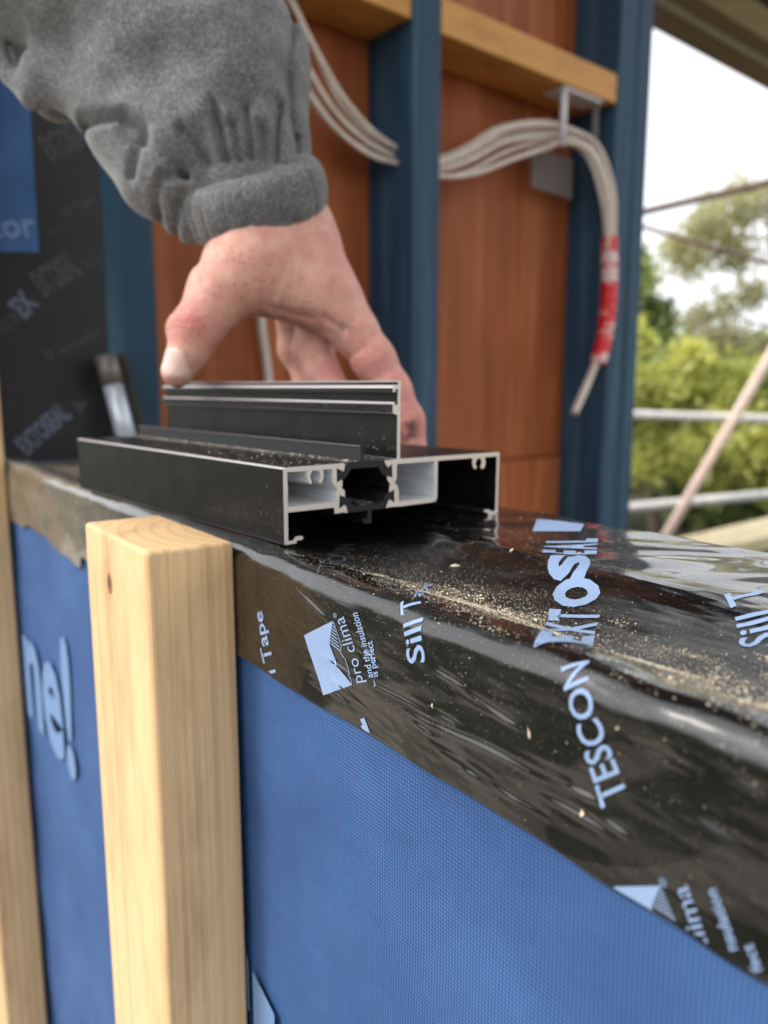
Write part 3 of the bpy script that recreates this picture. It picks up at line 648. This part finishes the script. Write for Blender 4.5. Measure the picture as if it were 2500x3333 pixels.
# tendons, knuckles, creases
yy = P[..., 1]; xx = P[..., 0]; zz = P[..., 2]
f -= 5 * np.exp(-((xx - 716 - (yy - 600) * .5) / 26) ** 2 - ((yy - 612) / 40) ** 2)
def crease(a, b, wd, dp):
    a = np.array(a, np.float32); b = np.array(b, np.float32); d = b - a; r = 3.2 * wd
    i0 = [max(0, int((min(a[k], b[k]) - r - lo[k]) / h_)) for k in (0, 1)]; i1 = [int((max(a[k], b[k]) + r - lo[k]) / h_) + 2 for k in (0, 1)]
    S = (slice(i0[0], i1[0]), slice(i0[1], i1[1])); Q = P[S][:, :, 0, :2]; t = np.clip(((Q - a) @ d) / (d @ d), 0, 1)
    q = np.linalg.norm(Q - a - t[..., None] * d, axis=-1); f[S] += (dp * np.exp(-(q / wd) ** 2))[..., None] * (zz[S] > -60)
for k_ in range(4): crease((368 + 3 * k_, 688 + 13 * k_), (410 + 4 * k_, 690 + 13 * k_), 3.2, 2.2)
crease((590, 672), (680, 692), 6, 4); crease((700, 690), (742, 716), 6, 4); crease((430, 560), (462, 630), 10, 5)
crease((745, 778), (792, 752), 5, 4); crease((600, 655), (625, 600), 7, 3)
# thumbnail: a flat raised plate on the viewer's left side of the tip
NL = np.array([390, 796, 62], np.float32); nd = np.array([-.50, .06, .86], np.float32); nd /= np.linalg.norm(nd)
na = np.array([-.20, .97, 0], np.float32); na -= nd * (na @ nd); na /= np.linalg.norm(na); nb = np.cross(nd, na)
def nail_mask(V):
    q = V - NL; a = q @ na; b = q @ nb; d = q @ nd
    return np.clip(1.25 - (np.abs(a / 29) ** 3.2 + np.abs(b / 27) ** 3.2), 0, .25) * 4 * (d > -30)
f -= 3.0 * nail_mask(P.reshape(-1, 3)).reshape(f.shape)
def blob(c, r): return lambda V: np.exp(-(((V[:, 0] - c[0]) / r[0]) ** 2 + ((V[:, 1] - c[1]) / r[1]) ** 2))
cols = {'red': lambda V: np.clip(blob((425, 715), (50, 45))(V) + .5 * blob((820, 790), (90, 70))(V) + .7 * blob((880, 900), (60, 80))(V) + .6 * blob((760, 560), (60, 80))(V) + .5 * blob((720, 790), (50, 30))(V), 0, 1),
        'dirt': lambda V: np.clip(blob((510, 600), (70, 60))(V) + blob((620, 640), (70, 50))(V) + .8 * blob((430, 740), (60, 50))(V) + .12, 0, 1),
        'grime': lambda V: np.clip(1.3 * blob((884, 925), (22, 34))(V) + .9 * blob((836, 812), (18, 10))(V) + .6 * blob((745, 715), (26, 22))(V), 0, 1),
        'fold': lambda V: np.clip(blob((420, 712), (46, 34))(V) + .8 * blob((800, 770), (46, 40))(V) + .5 * blob((868, 880), (30, 22))(V) + .35 * blob((640, 660), (70, 30))(V), 0, 1),
        'nail': lambda V: np.clip(nail_mask(V) * (V[:, 2] > 30), 0, 1)}
arm_obj('hand', f, lo, h_, M['skin'], cols)

# sleeve ----------------------------------------------------------------------
def fleece(name, rib=False):
    m = NT(name); c = m.coord()
    a = m.noise(m.map(c, (520, 520, 520)), 1, 4, .7); b = m.noise(m.map(c, (1500, 500, 1500)), 1, 3); g = m.noise(m.map(c, (70, 70, 70)), 1, 3)
    f = m.math('ADD', m.math('MULTIPLY', a, .5), m.math('ADD', m.math('MULTIPLY', b, .3), m.math('MULTIPLY', g, .2)))
    col = m.ramp(f, [(.36, s2l((.27, .27, .275))), (.5, s2l((.40, .40, .405))), (.64, s2l((.56, .56, .56)))])
    n1 = m.bump(a, .32, .0010); n2 = m.bump(b, .35, .0005, n1)
    m.b.inputs['Sheen Roughness'].default_value = .5
    return m.set(color=col, rough=.95, normal=n2, sheen=.35, spec=.1)
M['fleece'] = fleece('grey_fleece')
hs_ = 5.5; lo = (-330, -330, -330); P = grid3(lo, (740, 560, 330), hs_); xx, yy, zz = P[..., 0], P[..., 1], P[..., 2]
f = rcone(P, (538, 398, 4), (505, 290, 15), 134, 144)
f = smin(f, rcone(P, (505, 290, 15), (462, 150, 10), 142, 176), 50)
f = smin(f, rcone(P, (462, 150, 10), (70, -130, 20), 178, 206), 70)
f = smin(f, rcone(P, (70, -130, 20), (-300, -320, 60), 206, 215), 60)
f = smin(f, rcone(P, (575, 330, 0), (580, 110, 0), 72, 72), 60)               # straight outer edge
f = smin(f, rcone(P, (285, 185, 0), (388, 358, 12), 128, 118), 60)
f = smin(f, rcone(P, (122, 182, 26), (204, 206, 30), 62, 64), 26)             # hanging roll of cloth
f = smin(f, rcone(P, (6, 92, 10), (28, 172, 14), 10, 15), 10); f = smin(f, rcone(P, (28, 172, 14), (84, 214, 22), 15, 36), 16)
f = smin(f, rcone(P, (30, 60, -90), (90, 160, -80), 70, 60), 30)
f = smin(f, rcone(P, (252, 270, 24), (336, 402, 32), 62, 62), 60)             # bunched folds above the cuff
f = smin(f, rcone(P, (388, 404, 44), (412, 486, 22), 62, 48), 40)
f = smin(f, rcone(P, (400, 340, 92), (470, 300, 108), 50, 58), 26)
def groove(pts, wd, dp, front=-20):
    """press a furrow into the front of the cloth; only the box round it is touched"""
    pts = np.array(pts, np.float32); pts = pts + (np.array([829.5, 1106], np.float32) - pts) * (.078 if front > -100 else 0)
    r = 3.2 * wd; i0 = [max(0, int((pts[:, d].min() - r - lo[d]) / hs_)) for d in (0, 1)]; i1 = [int((pts[:, d].max() + r - lo[d]) / hs_) + 2 for d in (0, 1)]
    S = (slice(i0[0], i1[0]), slice(i0[1], i1[1])); Q = P[S][:, :, 0, :2]; best = np.full(Q.shape[:2], 1e9, np.float32)
    for a, b in zip(pts[:-1], pts[1:]):
        d = b - a; t = np.clip(((Q - a) @ d) / (d @ d), 0, 1); best = np.minimum(best, np.linalg.norm(Q - a - t[..., None] * d, axis=-1))
    f[S] += (dp * np.exp(-(best / wd) ** 2))[..., None] * (zz[S] > front)
def ridge(pts, wd, dp, front=-20): groove(pts, wd, -dp, front)
groove([(150, 226), (210, 238), (264, 248), (312, 280)], 11, 26); groove([(256, 262), (292, 305), (274, 362)], 11, 18)
groove([(300, 292), (360, 346), (398, 366)], 9, 22); groove([(318, 428), (332, 392), (348, 376), (392, 362)], 9, 20); groove([(400, 290), (428, 318), (452, 348)], 9, 20)
groove([(352, 470), (366, 432), (384, 404)], 8, 16)
ridge([(262, 226), (330, 258), (392, 296)], 26, 12); ridge([(330, 318), (352, 360), (330, 400)], 20, 10); ridge([(420, 272), (480, 250), (560, 262)], 24, 8)
for i, L_ in enumerate((((470, 246), (480, 290), (492, 344)), ((508, 284), (516, 320), (520, 345)), ((536, 250), (541, 290), (545, 340)), ((568, 282), (570, 318), (570, 342)), ((600, 214), (596, 280), (594, 340)), ((630, 262), (630, 300), (632, 345)))):
    groove(L_, 7.5, 22 if i % 2 == 0 else 15)
for L_ in (((500, 268), (506, 330)), ((528, 270), (533, 335)), ((556, 262), (558, 335)), ((584, 262), (583, 335)), ((614, 250), (614, 335)), ((462, 290), (474, 335))): ridge(L_, 11, 9)
ridge([(520, 170), (600, 90), (640, 70)], 40, 8); groove([(636, 40), (640, 120), (632, 220), (640, 320)], 9, 16, -200)
ridge([(250, 120), (330, 190), (450, 230)], 45, 8); groove([(150, 60), (280, 150), (380, 180)], 40, 7); ridge([(300, 40), (460, 90), (560, 180)], 50, 8)
f += 3.0 * np.sin(xx * .021 + yy * .034 + 1) * np.sin(yy * .027 - xx * .013 + zz * .02)
SLV = arm_obj('sleeve', f, lo, hs_, M['fleece'])
# ribbed cuff
hc = 3.2; lo = (330, 270, -230); P = grid3(lo, (750, 620, 235), hc)
ax = np.array([.22, .80, -.56], np.float32); ax /= np.linalg.norm(ax); C0 = np.array([546, 432, 6], np.float32)
e1 = np.array([1, 0, 0], np.float32); e1 -= ax * (e1 @ ax); e1 /= np.linalg.norm(e1); e2 = np.cross(ax, e1)
q = P - C0; t = q @ ax; a = q @ e1; b = q @ e2; phi = np.arctan2(b, a)
rr = np.sqrt((a / 1.0) ** 2 + (b / .86) ** 2)
rib = 6.5 * np.exp(-(np.sin(phi * 12 + .9 * np.sin(phi * 5) + t * .004) / .20) ** 2) * (.6 + .4 * np.sin(phi * 7.3)) + 2.0 * np.sin(phi * 4 + t * .02)
bulge = 166 - 18 * (t / 70) ** 2 - rib
f = smax(rr - bulge, np.abs(t) - 66, 44)
f = smax(f, -smax(rr - 132, -(t - 20), 10), 10)
arm_obj('cuff', f, lo, hc, M['fleece']).parent = SLV

# ------------------------------------------------------------------ sawdust
def flecks(name, pos, nrm, size, mat, parent=None, long=None):
    """small irregular chips, eight faces each, joined"""
    n = len(pos); V = np.zeros((n, 6, 3)); 
    for k in range(6):
        d = RNG.normal(size=(n, 3)); d /= np.linalg.norm(d, axis=1)[:, None]
        base = np.zeros((n, 3)); base[:, k // 2] = 1 if k % 2 == 0 else -1
        V[:, k] = (base + .45 * d)
    asp = np.stack([RNG.uniform(.6, 1.25, n) if long is None else RNG.uniform(1, long, n), RNG.uniform(.5, 1, n), RNG.uniform(.4, .8, n)], 1)
    V *= asp[:, None, :] * size[:, None, None]
    an = RNG.uniform(0, 2 * np.pi, n); ca, sa = np.cos(an), np.sin(an)
    up = nrm / np.linalg.norm(nrm, axis=1)[:, None]; ref = np.where(np.abs(up[:, :1]) < .9, np.array([[1., 0, 0]]), np.array([[0, 1., 0]]))
    t1 = np.cross(up, ref); t1 /= np.linalg.norm(t1, axis=1)[:, None]; t2 = np.cross(up, t1)
    A = t1 * ca[:, None] + t2 * sa[:, None]; B = -t1 * sa[:, None] + t2 * ca[:, None]
    W = pos[:, None] + V[..., 0:1] * A[:, None] + V[..., 1:2] * B[:, None] + V[..., 2:3] * up[:, None] + up[:, None] * (size * .3)[:, None, None]
    f8 = np.array([(0, 2, 4), (2, 1, 4), (1, 3, 4), (3, 0, 4), (2, 0, 5), (1, 2, 5), (3, 1, 5), (0, 3, 5)])
    F = (f8[None] + 6 * np.arange(n)[:, None, None]).reshape(-1, 3)
    return mesh_obj(name, W.reshape(-1, 3), F, mat, parent)
def tape_scatter(n, um, us_, vm, vs_, clipu=(-.72, .12)):
    u = RNG.normal(um, us_, n); v = RNG.normal(vm, vs_, n); k = (u > clipu[0]) & (u < clipu[1]) & (v > .002) & (v < VMAX - .034); return u[k], v[k]
V0 = float(np.interp(.0, PP[2:, 0], VV[2:]))            # v at the front arris
vy = lambda y: V0 + y
groups_ = [(420, -.166, .012, vy(.026), .006, .30), (900, -.172, .022, vy(.032), .013, .18), (800, -.205, .030, vy(.034), .016, .14), (620, -.080, .022, vy(.024), .010, .28), (500, -.085, .03, vy(.030), .014, .17),
           (500, -.13, .04, vy(.036), .018, .15), (600, -.16, .05, vy(.07), .022, .12), (500, -.22, .05, vy(.12), .02, .13), (600, -.14, .07, .035, .013, .09), (300, -.2, .05, .045, .01, .12), (350, -.10, .06, .02, .01, .09), (500, -.5, .1, vy(.05), .03, .2)]
for _k in range(46):                                      # loose clumps
    groups_.append((random.randint(12, 46), random.choice((random.gauss(-.172, .025), random.gauss(-.085, .025))), random.uniform(.001, .005), vy(random.gauss(.031, .012)), random.uniform(.0008, .003), random.uniform(.12, .3)))
pos, siz = [], []
for n, um, us_, vm, vs_, s in groups_:
    u, v = tape_scatter(int(n * 3.4), um, us_, vm, vs_); pos.append(np.stack([u, v], 1)); siz.append(RNG.lognormal(0, .45, len(u)) * s * .56e-3)
pos = np.concatenate(pos); siz = np.concatenate(siz)
W = tape_point(pos[:, 0], pos[:, 1]); N = (tape_point(pos[:, 0], pos[:, 1], .001) - W) * 1000
tag(flecks('sawdust', W, N, siz, M['sawdust']), 'pale sawdust scattered over the black sill tape', 'sawdust', kind='stuff')
ch = np.array([(-.166, vy(.026)), (-.160, vy(.031)), (-.1745, vy(.036)), (-.182, vy(.024)), (-.149, vy(.033)), (-.215, vy(.06)), (-.13, vy(.02)), (-.121, vy(.045)), (-.098, vy(.04)), (-.085, vy(.03)), (-.074, vy(.025)), (-.112, vy(.024)), (-.142, vy(.042)), (-.12, .025), (-.104, .012), (-.155, .02), (-.19, vy(.10)), (-.205, vy(.08))])
W = tape_point(ch[:, 0], ch[:, 1]); N = (tape_point(ch[:, 0], ch[:, 1], .001) - W) * 1000
for p, n, s in zip(W, N, RNG.uniform(.00045, .0009, len(ch))):
    pass
tag(flecks('wood_chips', W, N, RNG.uniform(.0004, .0008, len(ch)), M['sawdust'], long=3.2), 'larger pale wood chips lying in the sawdust on the sill', 'wood chips', kind='stuff')
# dust on the profile (local frame of the bar)
lp, ln, lsz = [], [], []
def pdust(n, wfun, nrm, s, xr=(-.22, -.001), xp=1.0):
    x = xr[1] + (xr[0] - xr[1]) * RNG.uniform(0, 1, n) ** xp; wz = np.array([wfun() for _ in range(n)]); lp.append(np.column_stack([x, wz])); ln.append(np.tile(nrm, (n, 1))); lsz.append(RNG.lognormal(0, .4, n) * s * 2.1e-3)
pdust(420, lambda: (-.0001, random.triangular(.001, .029, .006)), (0, -1, 0), .042, xp=1.8)
pdust(450, lambda: (random.uniform(.001, .029), .0297), (0, 0, 1), .085)
pdust(800, lambda: (random.triangular(.030, .0373, .036), .0298), (0, 0, 1), .11)
pdust(500, lambda: (random.uniform(.0392, .056), .0297), (0, 0, 1), .10)
pdust(380, lambda: (.0566, random.triangular(.030, .048, .033)), (0, -1, 0), .045, xp=1.3)
pdust(250, lambda: (.0541, random.uniform(.0487, .0535)), (0, -1, 0), .05, xp=1.3)
pdust(260, lambda: (random.triangular(.0587, .12, .062), .0295), (0, 0, 1), .10)
pdust(350, lambda: (random.uniform(.002, .0235), .01445), (0, 0, 1), .11, (-.03, -.0005))
pdust(250, lambda: (random.uniform(.034, .0478), .0117), (0, 0, 1), .09, (-.03, -.0005))
pdust(200, lambda: (random.uniform(.058, .0775), .0113), (0, 0, 1), .08, (-.03, -.0005))
o = flecks('profile_dust', np.concatenate(lp), np.concatenate(ln).astype(float), np.concatenate(lsz), M['saw2']); o.parent = prof; o['kind'] = 'stuff'

# ------------------------------------------------------------------ cables, hanger, bracket
def cable_thing(name, label, lines, r, group=None, red=None):
    root = empty(name, lines[0][0]); tag(root, label, 'cable', group)
    for L in lines:
        V, F = tube_mesh(L, r, 10, True, .7); mesh_obj('cable', V, F, M['cable'], root, True)
    return root
main = [(.30, .55), (.341, .505), (.356, .485), (.394, .429), (.435, .391), (.487, .368), (.534, .36), (.575, .353), (.620, .357), (.675, .378), (.744, .416), (.818, .440), (.862, .444), (.905, .425), (.932, .362), (.946, .293), (.951, .206), (.945, .146), (.928, .101)]
offs = [(-.013, -.010), (-.008, .004), (0, -.003), (.005, .009), (.010, -.008), (.015, .006)]
sep_ = [1, 1.1, 1.2, 1.3, 1.2, .9, .6, .55, .7, 1.05, 1.25, 1.0, .7, .9, .8, .5, .32, .32, .28]
lines = []
for k, (oz, oo) in enumerate(offs):
    L = []
    for i, (s, z) in enumerate(main):
        j = max(0, min(len(main) - 1, i)); a = main[max(0, i - 1)]; b = main[min(len(main) - 1, i + 1)]; tx, tz = b[0] - a[0], b[1] - a[1]; ll = math.hypot(tx, tz); nx_, nz_ = -tz / ll, tx / ll
        q = sep_[i] * 1.35 * (1 + .15 * math.sin(i * 1.3 + k)); off = (.040, .034, .020, -.002, -.015)[max(0, min(4, i - 10))] + oo * (1 if i < 12 else .8 if i < 15 else .5)
        wb = .0022 * math.sin(i * 1.1 + k * 2.4) * min(1, sep_[i]); L.append(SW(s + nx_ * (oz * q + wb), off, z + nz_ * (oz * q + wb)))
    lines.append(smooth_line(L, 6))
bund = cable_thing('cable_bundle', 'bundle of white cables looping through the stud and hanging down with red tape', lines, .0036)
end_ = [SW(.928, -.013, .104), SW(.902, -.013, .062), SW(.868, -.015, .017)]
V, F = tube_mesh(smooth_line(end_, 5), [.0062] * 11, 10); mesh_obj('cable_end', V, F, M['cable'], bund, True)
ctr = smooth_line([SW(s, -.0145, z) for s, z in ((.9455, .298), (.9495, .250), (.951, .206), (.945, .146), (.929, .098))], 10)
def redtape_mat():
    m = NT('red_and_white_tape'); c = m.coord(); sep = m.n('SeparateXYZ'); m.L(c, sep.inputs[0])
    f = m.noise(m.map(c, (8, 8, 46)), 1, 2); g = m.noise(m.map(c, (160, 160, 160)), 1, 3)
    k = m.math('ADD', f, m.math('MULTIPLY', g, .18))
    return m.set(color=m.ramp(k, [(.62, s2l((.86, .06, .11))), (.65, s2l((.90, .78, .76)))]), rough=.35, normal=m.bump(g, .5, .003))
V, F = tube_mesh(ctr, [.0128 + .0010 * math.sin(i * 1.9) for i in range(len(ctr))], 12); mesh_obj('red_tape_wrap', V, F, redtape_mat(), bund, True)
for s, lab in ((.343, 'thin white cable hanging inside the hand gap, nearer the thumb'), (.398, 'thin white cable hanging inside the hand gap, nearer the index finger')):
    L = smooth_line([SW(s - .012, .082, .50), SW(s - .004, .080, .30), SW(s + .002, .080, .148), SW(s + .012, .080, .06), SW(s + .02, .082, -.10), SW(s + .02, .084, -.45)], 6)
    V, F = tube_mesh(L, .0058, 10); tag(mesh_obj('hanging_cable', V, F, M['cable'], None, True), lab, 'cable', 'white cables hanging by the brown board')
# clear cable hanger screwed under the nog
hg = empty('cable_hanger', SW(.89, .03, .51)); tag(hg, 'clear plastic cable hanger fixed under the right pine nog', 'cable hanger')
def hbox(name, s0, s1, o0, o1, z0, z1, mat, bv=.0015):
    c = SW((s0 + s1) / 2, (o0 + o1) / 2, (z0 + z1) / 2)
    timber(name, abs(s1 - s0), abs(o1 - o0), abs(z1 - z0), mat, frame(c, (0, 0, 1), DV), bv, parent=hg)
for s, z1 in ((.850, .425), (.932, .440)):
    V, F = tube_mesh([SW(s, .012, .512), SW(s, .012, z1)], .0052, 10); mesh_obj('rod', V, F, M['rodclear'] if s < .9 else M['clear'], hg, True)
hbox('fixing_plate', .842, .942, .006, .046, .5045, .5095, M['rodclear'])
for i in range(5): hbox('finger', .838 + i * .021, .838 + i * .021 + .0185, .058, .063, .372 - i * .001, .430, M['clear'])
hbox('back_plate', .838, .940, .0655, .068, .420, .436, M['clear'])
# aluminium offcut leaning at the jamb
br = empty('metal_offcut', (-.70, .09, 0)); tag(br, 'small silver metal offcut leaning by the jamb behind the profile', 'metal offcut')
def otube(name, a, b, r, mat, fl=1.0):
    V, F = tube_mesh([a, (Vector(a) + Vector(b)) / 2, b], r, 16, True, fl); mesh_obj(name, V, F, mat, br, True)
otube('tube', (-.705, .1010, .0), (-.717, .0915, .062), .0088, flat('bright_metal', s2l((.78, .81, .85)), .3, .35, ns=60))
otube('collar', (-.7168, .0916, .0615), (-.7215, .0880, .087), .0098, flat('dull_metal', s2l((.45, .43, .41)), .4, .4, ns=60))
timber('flange', .016, .0025, .092, M['dark'], frame((-.722, .1085, .045), (-.15, -.17, 1), (.5, 1, 0)), .0006, parent=br)

# ------------------------------------------------------------------ outside beyond the studs
def tube_thing(name, a, b, r, mat, label, cat, group=None, ext=(0, 0)):
    a = Vector(a); b = Vector(b); d = (b - a); a2 = a - d * ext[0]; b2 = b + d * ext[1]
    V, F = tube_mesh([a2, a2 + (b2 - a2) * .5, b2], r, 14); o = mesh_obj(name, V, F, mat, None, True); return tag(o, label, cat, group)
G = 'scaffold outside the building'
tube_thing('scaffold_rail', (-2.096, 2.64, -.055), (-1.741, 3.123, -.074), .0185, M['galv'], 'pale horizontal scaffold rail in front of the bright shrubs, upper one', 'scaffold rail', G, (2, 3))
tube_thing('scaffold_rail', (-1.933, 2.423, -.414), (-1.598, 2.899, -.36), .0190, M['galv'], 'pale scaffold rail crossing low behind the sill, lower one', 'scaffold rail', G, (2, 3))
tube_thing('scaffold_brace', (-1.754, 2.474, -.498), (-1.612, 2.849, .164), .0195, M['wood_brace'], 'pinkish diagonal scaffold brace crossing both rails', 'scaffold brace', G, (.8, .8))
tube_thing('scaffold_tube', (-2.367, 3.028, .844), (-2.037, 3.519, .98), .017, M['tubebrown'], 'thin brown tube against the white sky, rising to the right', 'scaffold tube', G, (2, 3))
tube_thing('scaffold_tube', (-2.556, 3.286, .848), (-2.156, 3.786, .66), .011, M['tubebrown'], 'thinner brown tube against the sky, falling to the right', 'scaffold tube', G, (2, 3))
_a = Vector((-1.434, 2.235, -.461)); _b = Vector((-1.324, 2.399, -.416)); _d = (_b - _a)
pk = timber('scaffold_plank', .042, .22, _d.length * 9, M['plank'], frame(_a + _d * 2.6, _d, (0, 0, 1)), .004)
tag(pk, 'pale timber scaffold plank low at the right behind the sill', 'scaffold plank')
ev = empty('eave', SW(2.4, .55, 1.1)); tag(ev, 'brown and tan roof eave at the top right against the sky', 'eave')
def eboard(name, o0, o1, z0, z1, mat):
    c = SW(3.2, (o0 + o1) / 2, (z0 + z1) / 2); timber(name, abs(o1 - o0), z1 - z0, 3.6, M[mat], frame(c, DV, -NV), .004, parent=ev)
eboard('fascia_board', .533, .612, 1.10, 1.26, 'fascia'); eboard('gutter', .498, .530, 1.104, 1.20, 'gutter'); eboard('batten_strip', .440, .495, 1.108, 1.2, 'fascia')
eboard('soffit_board', .345, .437, 1.104, 1.15, 'soffit'); eboard('rear_strip', .262, .342, 1.107, 1.2, 'bark')

def tree(name, label, base, top, crown, n, leaf, mat, seed, group='trees and shrubs beyond the scaffold', r0=.06, gaps=0.0):
    """trunk with limbs and a crown of single leaf faces gathered in clumps"""
    rg_ = np.random.default_rng(seed); root = empty(name, base); tag(root, label, 'tree' if 'tree' in name else 'shrub', group)
    base = Vector(base); top = Vector(top); bm_v, bm_f = [], []
    def limb(a, b, ra, rb):
        mid = (a + b) / 2 + Vector(rg_.normal(0, .04, 3)) * (b - a).length
        V, F = tube_mesh(smooth_line([a, mid, b], 4), list(np.linspace(ra, rb, 9)), 7); k = len(bm_v); bm_v.extend(V); bm_f.extend([tuple(i + k for i in q) for q in F])
    limb(base, top, r0, r0 * .45)
    cs = []
    for (c, rad) in crown:
        c = Vector(c); limb(base.lerp(top, .55 + .4 * rg_.random()), c, r0 * .4, r0 * .1)
        m = max(6, int(16 * (rad[0] * rad[2]) ** .4))
        for _ in range(m):
            d = rg_.normal(size=3); d /= np.linalg.norm(d); q = np.array(c) + d * np.array(rad) * rg_.uniform(.35, 1.0)
            cs.append((q, rg_.uniform(.30, .55) * min(rad), rg_.uniform(0, 1)))
    mesh_obj('trunk', bm_v, bm_f, M['bark'], root, True)
    per = n // len(cs); V = []; tone = []
    for q, r, t in cs:
        d = rg_.normal(size=(per, 3)); d /= np.linalg.norm(d, axis=1)[:, None]; p = q + rg_.normal(size=(per, 3)) * r * .62
        a = rg_.normal(size=(per, 3)); a /= np.linalg.norm(a, axis=1)[:, None]; b = np.cross(a, rg_.normal(size=(per, 3))); b /= np.linalg.norm(b, axis=1)[:, None]
        s = leaf * rg_.uniform(.6, 1.4, (per, 1))
        V.append(np.stack([p - a * s, p + b * s * .45, p + a * s, p - b * s * .45], 1)); tone.append(np.clip(t * .6 + rg_.uniform(0, .4, per), 0, 1))
    V = np.concatenate(V).reshape(-1, 3); F = np.arange(len(V)).reshape(-1, 4); o = mesh_obj('crown', V, F, mat, root)
    at = o.data.attributes.new('tone', 'FLOAT', 'FACE'); at.data.foreach_set('value', np.concatenate(tone).astype(np.float32))
    return root
LY = leafmat('yellow_green_leaves', [(0, (.34, .40, .12)), (.5, (.62, .64, .22)), (1, (.82, .80, .38))])
LD = leafmat('dark_green_leaves', [(0, (.16, .22, .09)), (.6, (.42, .50, .24)), (1, (.70, .74, .44))])
LG = leafmat('gum_leaves', [(0, (.34, .33, .23)), (.5, (.54, .52, .38)), (1, (.72, .69, .54))])
tree('gum_tree', 'tall olive brown gum tree with gaps of sky, top right', (-4.0, 8.6, -1.15), (-4.3, 8.0, 1.4), [((-4.75, 7.45, 1.45), (.5, .5, .4)), ((-4.45, 7.9, 1.75), (.6, .6, .4)), ((-4.55, 7.6, .75), (.5, .5, .35)), ((-4.2, 7.9, .25), (.5, .5, .35)), ((-3.9, 8.3, 1.2), (.7, .7, .5)), ((-3.7, 8.4, .4), (.6, .6, .4)), ((-4.7, 7.3, .35), (.35, .35, .2))], 17000, .036, LG, 3, r0=.06)
tree('bright_shrub', 'bright yellow green shrub just beyond the upper rail', (-3.75, 5.3, -1.15), (-3.75, 5.3, -.1), [((-3.85, 5.0, .15), (.45, .5, .36)), ((-3.45, 5.4, -.02), (.5, .5, .30)), ((-3.1, 5.7, -.25), (.45, .4, .32)), ((-2.7, 6.0, -.45), (.5, .4, .3)), ((-3.6, 5.1, -.45), (.3, .3, .2)), ((-3.3, 5.5, -.65), (.35, .3, .2))], 36000, .042, LY, 5)
tree('dark_shrub', 'dark green leafy shrub below the upper rail', (-3.9, 5.9, -1.15), (-3.9, 5.9, -.4), [((-4.2, 5.6, -.5), (.6, .5, .36)), ((-3.6, 6.1, -.75), (.7, .5, .36)), ((-3.1, 6.5, -.7), (.6, .5, .34)), ((-2.6, 6.9, -.7), (.6, .5, .4))], 34000, .055, LD, 8)
tree('slender_tree', 'dark green slender tree close to the outermost stud', (-5.9, 7.6, -1.15), (-5.9, 7.6, 1.2), [((-5.85, 7.55, 1.05), (.35, .35, .6)), ((-5.8, 7.6, .3), (.45, .45, .5)), ((-5.9, 7.4, -.3), (.6, .6, .5))], 16000, .055, LD, 12)
tree('hedge_shrub', 'broad mid green hedge shrub at the back', (-4.6, 9.6, -1.15), (-4.6, 9.6, .0), [((-6.2, 8.6, -.2), (1, .8, .7)), ((-5.2, 9.4, -.3), (1, .8, .8)), ((-4.0, 10.2, -.2), (1.2, .8, .9)), ((-2.8, 11, -.2), (1.2, .9, .9)), ((-1.5, 11.5, -.2), (1.2, .9, .9))], 40000, .10, LD, 15)
